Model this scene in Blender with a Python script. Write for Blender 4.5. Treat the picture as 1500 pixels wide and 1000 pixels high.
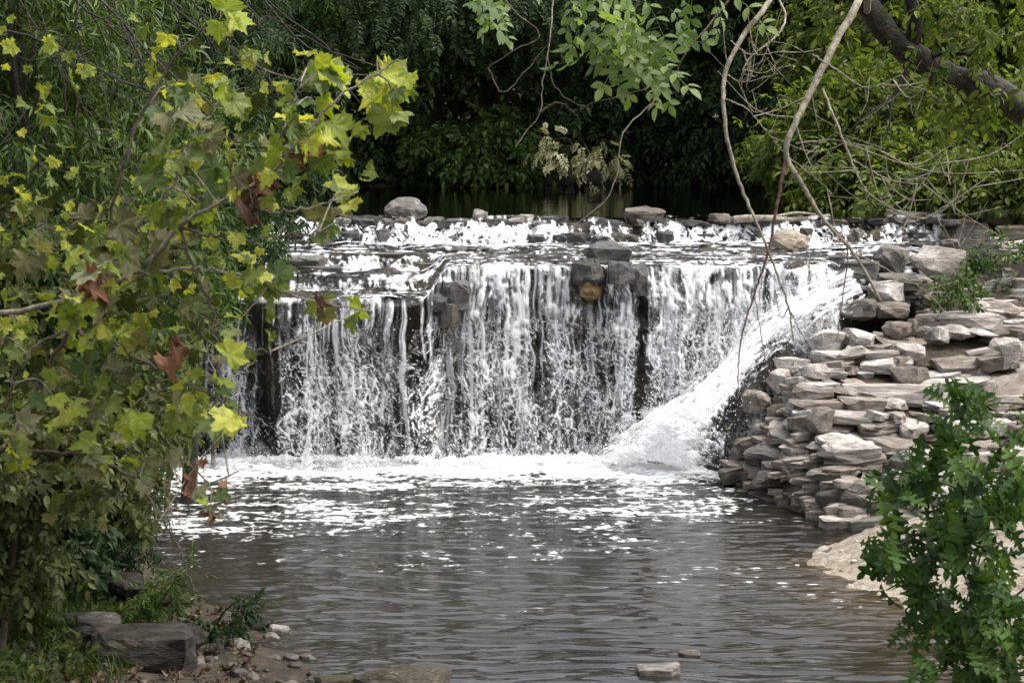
import bpy, bmesh, math, random
import numpy as np
from mathutils import Matrix, Vector

# ------------------------------------------------------------------ camera, sky, sun
S = bpy.context.scene
for o in list(bpy.data.objects): bpy.data.objects.remove(o)
C = S.collection
CAM_H = 3.84; FPX = 3249.0; HOR = 181.0
cam = bpy.data.cameras.new('camera'); camo = bpy.data.objects.new('camera', cam); C.objects.link(camo)
camo.location = (0, 0, CAM_H)
PITCH = math.atan((500-HOR)/FPX)
camo.rotation_euler = (math.pi/2-PITCH, 0, 0)
cam.sensor_width = 36; cam.lens = FPX/1500*36; cam.clip_end = 1000; cam.clip_start = 0.1
cam.dof.use_dof = True; cam.dof.focus_distance = 23; cam.dof.aperture_fstop = 9
S.camera = camo
SUN_EL = 62; SUN_AZ = 95           # azimuth from +Y towards +X
w = bpy.data.worlds.new('World'); S.world = w; w.use_nodes = True
nt = w.node_tree; nt.nodes.clear()
sk = nt.nodes.new('ShaderNodeTexSky'); sk.sky_type = 'NISHITA'; sk.sun_disc = False
sk.sun_elevation = math.radians(SUN_EL); sk.sun_rotation = math.radians(SUN_AZ)
sk.dust_density = 4; sk.air_density = 1.0
hs = nt.nodes.new('ShaderNodeHueSaturation'); hs.inputs['Saturation'].default_value = 0.3
bg = nt.nodes.new('ShaderNodeBackground'); bg.inputs[1].default_value = 0.15
wo = nt.nodes.new('ShaderNodeOutputWorld')
nt.links.new(sk.outputs[0], hs.inputs['Color']); nt.links.new(hs.outputs[0], bg.inputs[0]); nt.links.new(bg.outputs[0], wo.inputs[0])
sd = bpy.data.lights.new('sun', 'SUN'); sd.energy = 1.5; sd.angle = math.radians(26); sd.color = (1.0, 0.95, 0.87)
so = bpy.data.objects.new('sun', sd); C.objects.link(so)
el, az = math.radians(SUN_EL), math.radians(SUN_AZ)
sv = Vector((math.cos(el)*math.sin(az), math.cos(el)*math.cos(az), math.sin(el)))
so.rotation_euler = sv.to_track_quat('Z', 'Y').to_euler(); so.location = (8, 12, 20)
S.view_settings.view_transform = 'Standard'; S.view_settings.look = 'None'
S.view_settings.exposure = 1.5; S.view_settings.gamma = 1
S.render.engine = 'CYCLES'
S.cycles.transparent_max_bounces = 12; S.cycles.max_bounces = 6

# ------------------------------------------------------------------ helpers
rng = np.random.default_rng(7); random.seed(7)
_cp, _sp = math.cos(PITCH), math.sin(PITCH)
def P(px, py, d):
    """world point at ground distance d (along +Y) seen at photo pixel px,py"""
    u = (px-750)/FPX; v = (500-py)/FPX
    dx, dy, dz = u, _cp+v*_sp, -_sp+v*_cp
    t = d/dy
    return np.array([dx*t, d, CAM_H+dz*t])
def PX(p):
    dx, dy, dz = p[0], p[1], p[2]-CAM_H
    f = dy*_cp-dz*_sp; up = dy*_sp+dz*_cp
    return 750+FPX*dx/f, 500-FPX*up/f
def sm(a, b, x):
    t = np.clip((x-a)/(b-a), 0, 1); return t*t*(3-2*t)
def h32(*a):
    h = np.uint32(2166136261)*np.ones(np.broadcast(*a).shape, np.uint32)
    with np.errstate(over='ignore'):
        for v in a:
            h = (h ^ np.asarray(v).astype(np.int64).astype(np.uint32))*np.uint32(2654435761)
            h ^= h >> np.uint32(15); h = h*np.uint32(2246822519); h ^= h >> np.uint32(13)
    return h.astype(np.float64)/4294967295.0
def vn(x, y, z=0.0, seed=0):
    x, y, z = np.broadcast_arrays(np.asarray(x, float), np.asarray(y, float), np.asarray(z, float))
    xi, yi, zi = np.floor(x), np.floor(y), np.floor(z)
    fx, fy, fz = x-xi, y-yi, z-zi
    fx, fy, fz = [f*f*f*(f*(f*6-15)+10) for f in (fx, fy, fz)]
    r = 0
    for a in (0, 1):
        for b in (0, 1):
            for c in (0, 1):
                r = r+h32(xi+a, yi+b, zi+c, seed)*(fx if a else 1-fx)*(fy if b else 1-fy)*(fz if c else 1-fz)
    return r*2-1
def fbm(x, y, z=0.0, seed=0, o=4, g=.5):
    r = 0; a = 1; t = 0; f = 1.0
    for i in range(o):
        r = r+a*vn(x*f+i*17.3, y*f+i*9.1, z*f, seed+i); t += a; a *= g; f *= 2.03
    return r/t
def worley(x, y, seed=0):
    xi, yi = np.floor(x), np.floor(y)
    f1 = np.full(x.shape, 9.); f2 = np.full(x.shape, 9.)
    for a in (-1, 0, 1):
        for b in (-1, 0, 1):
            cx, cy = xi+a, yi+b
            d = np.hypot(cx+h32(cx, cy, seed)-x, cy+h32(cx, cy, seed+77)-y)
            n = d < f1
            f2 = np.where(n, f1, np.minimum(f2, d)); f1 = np.where(n, d, f1)
    return f1, f2
def mesh_np(name, V, F, smooth=False):
    V = np.ascontiguousarray(V, np.float32).reshape(-1, 3); F = np.ascontiguousarray(F, np.int32)
    me = bpy.data.meshes.new(name)
    me.vertices.add(len(V)); me.vertices.foreach_set('co', V.ravel())
    me.loops.add(F.size); me.loops.foreach_set('vertex_index', F.ravel())
    me.polygons.add(len(F)); me.polygons.foreach_set('loop_start', np.arange(0, F.size, F.shape[1], dtype=np.int32))
    me.update(calc_edges=True)
    me.polygons.foreach_set('use_smooth', np.full(len(F), smooth))
    return me
def grid_faces(nu, nv, keep=None):
    i = np.arange(nu*nv).reshape(nu, nv)
    F = np.stack([i[:-1, :-1], i[1:, :-1], i[1:, 1:], i[:-1, 1:]], -1).reshape(-1, 4)
    return F if keep is None else F[keep.reshape(-1)]
WM = {}
def link(name, me, mat=None, parent=None, M=None):
    o = bpy.data.objects.new(name, me); C.objects.link(o)
    if mat is not None and me is not None and not me.materials: me.materials.append(mat)
    M = M or Matrix.Identity(4)
    o.matrix_basis = M; WM[o.name] = M
    if parent is not None:
        o.parent = parent; o.matrix_parent_inverse = WM[parent.name].inverted()
    return o
def tag(o, label, cat, group=None):
    o['label'] = label; o['category'] = cat
    if group: o['group'] = group
    return o
def thing(name, label, cat, loc, group=None):
    o = link(name, None, M=Matrix.Translation(Vector([float(c) for c in loc]))); o.empty_display_size = .2
    return tag(o, label, cat, group)
def setting(o): o['kind'] = 'structure'; return o
def stuff(o): o['kind'] = 'stuff'; return o

class Tubes:
    def __init__(s): s.V = []; s.F = []; s.n = 0
    def add(s, pts, r0, r1, sides=6, wob=0):
        pts = np.asarray(pts, float)
        n = len(pts)
        rad = np.linspace(r0, r1, n) if np.isscalar(r0) else np.asarray(r0)
        T = np.gradient(pts, axis=0); T /= np.linalg.norm(T, axis=1)[:, None]+1e-9
        ref = np.array([0.31, 0.9, 0.21])
        A = np.cross(T, ref); A /= np.linalg.norm(A, axis=1)[:, None]+1e-9
        B = np.cross(T, A)
        th = np.linspace(0, 2*np.pi, sides, endpoint=False)
        rr = rad[:, None]*(1+wob*(rng.random((n, sides))-.5))
        V = pts[:, None]+rr[..., None]*(np.cos(th)[None, :, None]*A[:, None]+np.sin(th)[None, :, None]*B[:, None])
        i = np.arange(n*sides).reshape(n, sides)+s.n; j = np.roll(i, -1, 1)
        s.F.append(np.stack([i[:-1], j[:-1], j[1:], i[1:]], -1).reshape(-1, 4))
        # closed tip
        s.V.append(V.reshape(-1, 3)); s.n += n*sides
    def build(s, name, mat, parent=None):
        return link(name, mesh_np(name, np.concatenate(s.V), np.concatenate(s.F), True), mat, parent)
def smooth_path(pts, n=24):
    pts = np.asarray(pts, float); m = len(pts)
    if m < 3:
        t = np.linspace(0, 1, n)[:, None]; return pts[0]*(1-t)+pts[-1]*t
    Q = np.vstack([2*pts[0]-pts[1], pts, 2*pts[-1]-pts[-2]])
    u = np.linspace(0, m-1, n); k = np.minimum(u.astype(int), m-2); f = (u-k)[:, None]
    a, b, c, d = Q[k], Q[k+1], Q[k+2], Q[k+3]
    return .5*((2*b)+(-a+c)*f+(2*a-5*b+4*c-d)*f*f+(-a+3*b-3*c+d)*f**3)

# ------------------------------------------------------------------ materials
class NT:
    def __init__(s, name):
        s.m = bpy.data.materials.new(name); s.m.use_nodes = True; s.t = s.m.node_tree; s.t.nodes.clear()
        s.out = s.n('OutputMaterial')
    def n(s, t, **k):
        nd = s.t.nodes.new('ShaderNode'+t)
        for a, b in k.items(): setattr(nd, a, b)
        return nd
    def l(s, a, b): s.t.links.new(a, b)
    def set(s, sock, v):
        if isinstance(v, bpy.types.NodeSocket): s.l(v, sock)
        else: sock.default_value = v
    def math(s, op, a, b=0.0, clamp=False):
        nd = s.n('Math', operation=op, use_clamp=clamp); s.set(nd.inputs[0], a); s.set(nd.inputs[1], b); return nd.outputs[0]
    def ramp(s, f, stops):
        nd = s.n('ValToRGB'); e = nd.color_ramp.elements
        while len(e) < len(stops): e.new(.5)
        for x, (p, c) in zip(e, stops): x.position = p; x.color = (*c, 1)
        s.l(f, nd.inputs[0]); return nd.outputs[0]
    def noise(s, vec, scale, detail=4, rough=.55, dist=0.0):
        nd = s.n('TexNoise'); nd.inputs['Scale'].default_value = scale; nd.inputs['Detail'].default_value = detail
        nd.inputs['Roughness'].default_value = rough; nd.inputs['Distortion'].default_value = dist
        if vec is not None: s.l(vec, nd.inputs['Vector'])
        return nd.outputs[0]
    def mixc(s, f, a, b, mode='MIX'):
        nd = s.n('Mix', data_type='RGBA', blend_type=mode); s.set(nd.inputs[0], f)
        for k, v in ((6, a), (7, b)): s.set(nd.inputs[k], v if isinstance(v, bpy.types.NodeSocket) else (*v, 1))
        return nd.outputs[2]
    def mr(s, v, a, b, c=0., d=1.):
        nd = s.n('MapRange', interpolation_type='SMOOTHSTEP'); s.set(nd.inputs[0], v)
        for i, q in enumerate((a, b, c, d)): s.set(nd.inputs[i+1], q)
        return nd.outputs[0]
    def vscale(s, v, sc):
        nd = s.n('Mapping'); nd.inputs['Scale'].default_value = sc; s.l(v, nd.inputs['Vector']); return nd.outputs[0]
    def bump(s, h, strength, dist, nrm=None):
        nd = s.n('Bump'); nd.inputs['Strength'].default_value = strength; nd.inputs['Distance'].default_value = dist
        s.l(h, nd.inputs['Height'])
        if nrm is not None: s.l(nrm, nd.inputs['Normal'])
        return nd.outputs[0]
    def bsdf(s, col, rough=.8, nrm=None, spec=.3):
        nd = s.n('BsdfPrincipled'); s.set(nd.inputs['Base Color'], col if isinstance(col, bpy.types.NodeSocket) else (*col, 1))
        s.set(nd.inputs['Roughness'], rough); nd.inputs['Specular IOR Level'].default_value = spec
        if nrm is not None: s.l(nrm, nd.inputs['Normal'])
        return nd.outputs[0]
    def end(s, sh): s.l(sh, s.out.inputs[0]); return s.m
    def pos(s): return s.n('NewGeometry').outputs['Position']
    def objvec(s):
        tc = s.n('TexCoord'); oi = s.n('ObjectInfo'); ad = s.n('VectorMath', operation='ADD')
        sc = s.n('VectorMath', operation='SCALE'); cb = s.n('CombineXYZ')
        for i in range(3): s.l(oi.outputs['Random'], cb.inputs[i])
        s.l(cb.outputs[0], sc.inputs[0]); sc.inputs['Scale'].default_value = 37
        s.l(tc.outputs['Object'], ad.inputs[0]); s.l(sc.outputs[0], ad.inputs[1]); return ad.outputs[0], oi.outputs['Random']

def rock_mat(name, dark, mid, light, rough=.85, strata=1.0, scale=1.0, world=False, moss=0.0, spec=.25, bumpd=.02):
    t = NT(name); v, rnd = t.objvec()
    if world: v = t.pos()
    n1 = t.noise(v, 3*scale, 6, .62); n2 = t.noise(v, 14*scale, 5, .6); n3 = t.noise(v, 60*scale, 3, .6)
    col = t.ramp(n1, [(.3, dark), (.5, mid), (.72, light)])
    col = t.mixc(t.mr(n2, .52, .72), col, tuple(c*.55 for c in mid))
    sv_ = t.vscale(v, (1.2, 1.2, 13)); st = t.noise(sv_, 2.2*scale, 4, .6, .5)
    col = t.mixc(t.math('MULTIPLY', t.mr(st, .5, .66), .5*strata), col, tuple(c*.45 for c in dark))
    col = t.mixc(t.mr(n3, .62, .75, 0, .4), col, light)
    if not world:
        hsv = t.n('HueSaturation'); t.l(t.mr(rnd, 0, 1, .5, 1.25), hsv.inputs['Value']); t.l(col, hsv.inputs['Color'])
        t.l(t.mr(rnd, 0, 1, 1.25, .6), hsv.inputs['Saturation']); col = hsv.outputs[0]
    if moss:
        g = t.n('NewGeometry'); sx = t.n('SeparateXYZ'); t.l(g.outputs['Normal'], sx.inputs[0])
        mk = t.math('MULTIPLY', t.mr(sx.outputs[2], -.1, .6), t.mr(n2, .38, .55)); mk = t.math('MULTIPLY', mk, moss)
        col = t.mixc(mk, col, t.ramp(n3, [(.35, (.02, .017, .009)), (.65, (.075, .06, .03))]))
    h = t.math('ADD', t.math('MULTIPLY', n1, .6), t.math('MULTIPLY', n2, .45)); h = t.math('ADD', h, t.math('MULTIPLY', n3, .18))
    h = t.math('SUBTRACT', h, t.math('MULTIPLY', st, .55*strata))
    return t.end(t.bsdf(col, rough, t.bump(h, .9, bumpd*2.2), spec))

M_slab = rock_mat('limestone', (.145, .118, .10), (.31, .268, .232), (.50, .45, .405))
M_slabwet = rock_mat('damp_limestone', (.05, .042, .034), (.115, .098, .08), (.19, .165, .14), .55, spec=.4)
M_bould = rock_mat('grey_rock', (.07, .062, .055), (.16, .145, .13), (.30, .275, .25), .6, .5, spec=.4)
M_dark = rock_mat('dark_wet_rock', (.018, .017, .016), (.05, .046, .042), (.11, .10, .09), .3, .6, spec=.5)
M_ochre = rock_mat('ochre_rock', (.09, .055, .025), (.2, .135, .06), (.3, .23, .13), .5, .4, spec=.4)
M_face = rock_mat('wet_rock_face', (.008, .008, .008), (.024, .022, .019), (.075, .06, .04), .35, 1., 1.0, True, spec=.22, bumpd=.04)
M_shore = rock_mat('shore_rock', (.016, .013, .011), (.045, .038, .031), (.13, .11, .092), .5, .4, 1.6)
M_mossy = rock_mat('mossy_rock', (.03, .025, .018), (.08, .068, .05), (.17, .145, .11), .85, .3, 1.4, moss=.85)

def pebble_mat(name, a, b, c):
    t = NT(name); g = t.n('NewGeometry'); n = t.noise(g.outputs['Position'], 45, 4, .65); f = t.math('ADD', t.math('MULTIPLY', g.outputs['Random Per Island'], .7), t.math('MULTIPLY', n, .4)); return t.end(t.bsdf(t.ramp(f, [(.15, a), (.5, b), (.95, c)]), .6, t.bump(n, .8, .01), .35))
M_gravel = pebble_mat('gravel', (.014, .011, .009), (.04, .032, .026), (.12, .10, .082)); M_gravelp = pebble_mat('pale_gravel', (.10, .08, .06), (.27, .23, .18), (.46, .42, .36))
def leaf_mat(name, stops, trans=.4, tcol=(1.25, 1.3, .6), rough=.5, obj=False, spec=.3, scale=30, veins=False):
    t = NT(name)
    if obj: rnd = t.n('ObjectInfo').outputs['Random']
    else: rnd = t.n('NewGeometry').outputs['Random Per Island']
    tc = t.n('TexCoord').outputs['Object'] if obj else t.pos()
    nz = t.noise(tc, scale, 3, .6)
    f = t.math('ADD', t.math('MULTIPLY', rnd, .85), t.math('MULTIPLY', nz, .3)); f = t.math('SUBTRACT', f, .075, True)
    col = t.ramp(f, stops)
    hgt = nz
    if veins:
        sx_ = t.n('SeparateXYZ'); t.l(tc, sx_.inputs[0]); ax = t.math('ABSOLUTE', sx_.outputs[0]); yy = t.math('SUBTRACT', sx_.outputs[1], .14); vm = None
        for an in (0, 50, 106):
            dx_, dy_ = math.sin(math.radians(an)), .86*math.cos(math.radians(an)); l_ = math.hypot(dx_, dy_); dx_ /= l_; dy_ /= l_
            pd = t.math('ABSOLUTE', t.math('SUBTRACT', t.math('MULTIPLY', ax, dy_), t.math('MULTIPLY', yy, dx_)))
            al = t.math('ADD', t.math('MULTIPLY', ax, dx_), t.math('MULTIPLY', yy, dy_))
            k_ = t.math('MULTIPLY', t.mr(pd, .022, .008), t.math('GREATER_THAN', al, 0.0)); vm = k_ if vm is None else t.math('MAXIMUM', vm, k_)
        col = t.mixc(t.math('MULTIPLY', vm, .35), col, tuple(min(1, c*1.25+.02) for c in stops[-1][1]))
        vec2 = t.n('VectorMath', operation='ADD'); t.l(tc, vec2.inputs[0]); cb_ = t.n('CombineXYZ'); t.l(t.math('MULTIPLY', rnd, 50.), cb_.inputs[2]); t.l(cb_.outputs[0], vec2.inputs[1])
        bl = t.noise(vec2.outputs[0], 4.5, 5, .65); col = t.mixc(t.mr(bl, .58, .74, 0, .75), col, (.16, .10, .035))
        sh_ = t.noise(vec2.outputs[0], 2.2, 3, .6); col = t.mixc(t.mr(sh_, .4, .66, 0, .45), col, tuple(c*.6 for c in stops[0][1]))
        hgt = t.math('ADD', t.math('MULTIPLY', nz, .6), t.math('MULTIPLY', vm, -.8))
    b = t.bsdf(col, rough, t.bump(hgt, .5, .01), spec)
    tr = t.n('BsdfTranslucent'); t.l(t.mixc(1.0, col, tcol, 'MULTIPLY'), tr.inputs[0])
    mx = t.n('MixShader'); mx.inputs[0].default_value = trans; t.l(b, mx.inputs[1]); t.l(tr.outputs[0], mx.inputs[2])
    return t.end(mx.outputs[0])
L_sycY = leaf_mat('sycamore_yellow', [(0, (.15, .22, .03)), (.5, (.28, .34, .045)), (1, (.46, .45, .08))], .5, (1.3, 1.25, .4), obj=True, veins=True, scale=8)
L_sycG = leaf_mat('sycamore_green', [(0, (0.036, 0.0675, 0.018)), (0.5, (0.09, 0.135, 0.0315)), (1, (0.216, 0.252, 0.063))], .45, (1.3, 1.3, .4), obj=True, veins=True, scale=8)
L_sycO = leaf_mat('sycamore_olive', [(0, (0.064, 0.06, 0.024)), (0.5, (0.136, 0.124, 0.052)), (1, (0.2, 0.208, 0.12))], .35, obj=True, veins=True, scale=8)
L_brown = leaf_mat('dead_leaf', [(0, (.06, .025, .015)), (.5, (.15, .065, .035)), (1, (.27, .15, .09))], .2, (1.3, 1, .7), obj=True)
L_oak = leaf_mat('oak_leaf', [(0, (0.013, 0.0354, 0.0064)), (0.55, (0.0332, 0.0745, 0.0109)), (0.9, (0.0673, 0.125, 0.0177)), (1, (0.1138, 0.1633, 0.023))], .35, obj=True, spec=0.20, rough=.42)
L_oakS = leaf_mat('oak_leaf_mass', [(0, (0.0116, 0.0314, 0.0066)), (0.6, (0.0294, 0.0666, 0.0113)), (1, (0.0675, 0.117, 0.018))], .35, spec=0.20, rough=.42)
L_young = leaf_mat('young_sycamore', [(0, (.07, .10, .02)), (.5, (.18, .22, .035)), (1, (.36, .36, .07))], .5, (1.3, 1.25, .4))
L_ash = leaf_mat('ash_leaf', [(0, (0.051, 0.0935, 0.0255)), (0.5, (0.1105, 0.17, 0.0425)), (1, (0.204, 0.255, 0.0935))], .45, obj=True, spec=.45)
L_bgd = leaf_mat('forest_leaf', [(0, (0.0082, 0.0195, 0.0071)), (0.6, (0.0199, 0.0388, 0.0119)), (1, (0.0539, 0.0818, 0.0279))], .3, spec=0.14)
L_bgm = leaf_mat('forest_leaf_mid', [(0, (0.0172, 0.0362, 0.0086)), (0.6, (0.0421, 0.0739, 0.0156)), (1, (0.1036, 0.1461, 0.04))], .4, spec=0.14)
L_bgl = leaf_mat('shrub_leaf_light', [(0, (0.0232, 0.0414, 0.0067)), (0.6, (0.0712, 0.103, 0.0137)), (1, (0.1857, 0.2131, 0.04))], .45, spec=0.18)
L_will = leaf_mat('thicket_leaf', [(0, (0.0189, 0.0412, 0.0082)), (0.6, (0.0497, 0.0854, 0.014)), (1, (0.1422, 0.187, 0.0617))], .4, spec=0.23)
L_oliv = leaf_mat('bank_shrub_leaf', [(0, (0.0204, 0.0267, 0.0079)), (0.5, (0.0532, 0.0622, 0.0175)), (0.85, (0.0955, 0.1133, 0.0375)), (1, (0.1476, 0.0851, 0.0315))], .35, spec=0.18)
L_pale = leaf_mat('pale_leaf', [(0, (.16, .15, .075)), (.6, (.28, .27, .15)), (1, (.40, .38, .24))], .35, spec=.4)
L_grass = leaf_mat('herb_leaf', [(0, (0.0119, 0.0218, 0.0047)), (0.6, (0.03, 0.0498, 0.0089)), (1, (0.079, 0.1054, 0.0196))], .4, spec=0.14)
L_litter = leaf_mat('litter_leaf', [(0, (.03, .018, .011)), (.5, (.07, .042, .025)), (1, (.15, .10, .065))], .15)
def bark_mat(name, a, b, sc=1.0, rough=.8):
    t = NT(name); p = t.pos(); n = t.noise(p, 14*sc, 5, .65); n2 = t.noise(p, 55*sc, 3)
    col = t.mixc(t.mr(n, .35, .65), a, b)
    h = t.math('ADD', n, t.math('MULTIPLY', n2, .4))
    return t.end(t.bsdf(col, rough, t.bump(h, .9, .02/sc**.5)))
B_dark = bark_mat('dark_bark', (.012, .010, .008), (.04, .033, .026))
B_brown = bark_mat('brown_bark', (.045, .032, .022), (.11, .085, .06))
B_pale = bark_mat('pale_bark', (.12, .105, .075), (.27, .24, .18), 1.5)
B_red = bark_mat('reddish_twig', (.07, .035, .03), (.15, .085, .07), 2)
B_drift = bark_mat('driftwood', (.13, .11, .085), (.32, .28, .23), 2)

# ground: soil, leaf mould, sand near the waterline, mud on the deep bed
t = NT('ground_soil'); p = t.pos(); sx = t.n('SeparateXYZ'); t.l(p, sx.inputs[0]); z = sx.outputs[2]
n1 = t.noise(p, 1.3, 6, .6); n2 = t.noise(p, 9, 5, .6); n3 = t.noise(p, 70, 3, .65)
soil = t.ramp(n2, [(.3, (.025, .019, .012)), (.5, (.06, .045, .03)), (.7, (.10, .085, .05))])
sand = t.ramp(t.math('ADD', t.math('MULTIPLY', n2, .5), t.math('MULTIPLY', n3, .5)), [(.35, (.15, .115, .08)), (.5, (.34, .285, .22)), (.62, (.50, .45, .38))])
mud = t.ramp(n2, [(.3, (.018, .013, .008)), (.7, (.045, .033, .02))])
rt = t.mr(sx.outputs[0], 1.9, 2.8); side = t.math('MULTIPLY', rt, t.mr(sx.outputs[1], 22.4, 21.2))
sandm = t.math('MULTIPLY', t.mr(t.math('ADD', z, t.math('MULTIPLY', n1, .2)), -.14, .06), side)
c1 = t.mixc(sandm, soil, sand)
deep = t.mr(z, -.02, -.40)
c2 = t.mixc(deep, c1, mud)
h = t.math('ADD', n2, t.math('MULTIPLY', n3, .5))
M_ground = t.end(t.bsdf(c2, .9, t.bump(h, 1.0, .09)))

def water_mat(name, tint, foam, bump1, bump2, rough=.04):
    t = NT(name); p = t.pos(); sx = t.n('SeparateXYZ'); t.l(p, sx.inputs[0])
    pv = t.vscale(p, (.42, 1.15, 1)); a = t.noise(pv, 2.0, 2, .45, .3); b = t.noise(pv, 5.0, 2, .5, .4); c = t.noise(pv, 16, 2, .5)
    hh = t.math('ADD', t.math('MULTIPLY', a, .8), t.math('MULTIPLY', b, .45)); hh = t.math('ADD', hh, t.math('MULTIPLY', c, .13))
    nr = t.bump(hh, bump1, bump2)
    gl = t.n('BsdfGlossy'); gl.inputs['Roughness'].default_value = rough; t.l(nr, gl.inputs['Normal'])
    tr = t.n('BsdfTransparent'); tr.inputs[0].default_value = (*tint, 1)
    fr = t.n('Fresnel'); fr.inputs[0].default_value = 1.36; t.l(nr, fr.inputs['Normal'])
    mx = t.n('MixShader'); t.l(fr.outputs[0], mx.inputs[0]); t.l(tr.outputs[0], mx.inputs[1]); t.l(gl.outputs[0], mx.inputs[2])
    if foam:
        df = t.n('BsdfDiffuse'); df.inputs[0].default_value = (.155, .145, .125, 1); bd = t.n('MixShader'); t.set(bd.inputs[0], t.mr(sx.outputs[0], 1.6, 3.0, .13, .06)); t.l(tr.outputs[0], bd.inputs[1]); t.l(df.outputs[0], bd.inputs[2]); t.l(bd.outputs[0], mx.inputs[1])
    sh = mx.outputs[0]
    if foam:
        q = t.vscale(p, (.62, 1.15, 1))
        big = t.noise(q, .55, 3, .6, .6); md = t.noise(q, 2.6, 4, .62, 1.2); fi = t.noise(t.vscale(p, (1, .8, 1)), 11, 3, .6, .4)
        near = t.math('ADD', t.mr(sx.outputs[1], 18.6, 23.2, 0, .42), t.mr(sx.outputs[1], 23.6, 24.9, 0, .5))
        v = t.math('ADD', t.math('MULTIPLY', big, .55), t.math('MULTIPLY', md, .55)); v = t.math('ADD', v, t.math('MULTIPLY', fi, .5))
        th = t.math('SUBTRACT', .965, t.math('MULTIPLY', near, .34))
        th = t.math('ADD', th, t.mr(sx.outputs[1], 18.9, 17.2, 0, .14))
        th = t.math('ADD', th, t.mr(sx.outputs[0], 1.4, 2.8, 0, .10))
        m1 = t.mr(t.math('SUBTRACT', v, th), -.05, .09, 0, .92)
        vo = t.n('TexVoronoi'); vo.inputs['Scale'].default_value = 9; t.l(t.vscale(p, (.42, 1.2, 1)), vo.inputs['Vector'])
        fl = t.math('MULTIPLY', t.mr(vo.outputs['Distance'], .27, .10, 0, .85), t.mr(big, .50, .60)); fl = t.math('MULTIPLY', fl, t.mr(fi, .44, .52))
        fl = t.math('MULTIPLY', fl, t.mr(sx.outputs[1], 16.2, 18.6))
        m = t.math('MAXIMUM', m1, fl)
        fb = t.bsdf((.68, .68, .67), .7, t.bump(fi, .9, .06)); mx2 = t.n('MixShader'); t.l(m, mx2.inputs[0]); t.l(sh, mx2.inputs[1]); t.l(fb, mx2.inputs[2]); sh = mx2.outputs[0]
    return t.end(sh)
M_pool = water_mat('pool_water', (.42, .36, .25), True, .7, .014)
M_upper = water_mat('upper_pool_water', (.35, .32, .26), False, .25, .02, .03)

def white_mat():
    t = NT('white_water'); at = t.n('Attribute'); at.attribute_name = 'dens'; p = t.pos()
    nz = t.noise(t.vscale(p, (1, 1, .6)), 38, 4, .7)
    d = t.n('BsdfPrincipled'); d.inputs['Base Color'].default_value = (.90, .905, .92, 1); d.inputs['Roughness'].default_value = .25
    t.l(t.bump(nz, .7, .02), d.inputs['Normal'])
    tl = t.n('BsdfTranslucent'); tl.inputs[0].default_value = (.84, .86, .88, 1)
    m0 = t.n('MixShader'); m0.inputs[0].default_value = .2; t.l(d.outputs[0], m0.inputs[1]); t.l(tl.outputs[0], m0.inputs[2])
    tr = t.n('BsdfTransparent'); mx = t.n('MixShader'); t.l(at.outputs['Fac'], mx.inputs[0]); t.l(tr.outputs[0], mx.inputs[1]); t.l(m0.outputs[0], mx.inputs[2])
    return t.end(mx.outputs[0])
M_white = white_mat()
t = NT('spray'); M_spray = t.end(t.bsdf((.85, .86, .88), .3))

# ------------------------------------------------------------------ terrain
E = np.array([(3.9, 20.3), (3.17, 21.0), (2.85, 21.8), (2.55, 22.7), (2.32, 23.6), (2.42, 24.0), (2.85, 24.5), (3.35, 25.0), (3.75, 25.6), (4.15, 26.3), (4.7, 27.2), (5.2, 28.5)])
def xE(y): return np.interp(y, E[:, 1], E[:, 0])
def Uz(y): return .38+.34*(y-21.5)+.12*sm(25, 26.6, y)
def terr(x, y):
    wdt = (x-xE(y))*.86
    return np.minimum(Uz(y), 1.55*wdt+.1)
XL = np.array([(12, -1.0), (14.2, -1.25), (15.5, -1.5), (16.7, -2.0), (18, -2.75), (20, -3.4), (22, -3.75), (25, -4.05), (26, -4.2), (27.5, -6.5), (30, -8.5), (41, -9.5), (45, -9)])
XR = np.array([(12, 2.4), (14.5, 3.3), (16, 3.7), (18, 3.45), (18.6, 3.2), (19.2, 2.6), (19.9, 2.7), (20.4, 3.6), (21, 3.2)])
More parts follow.
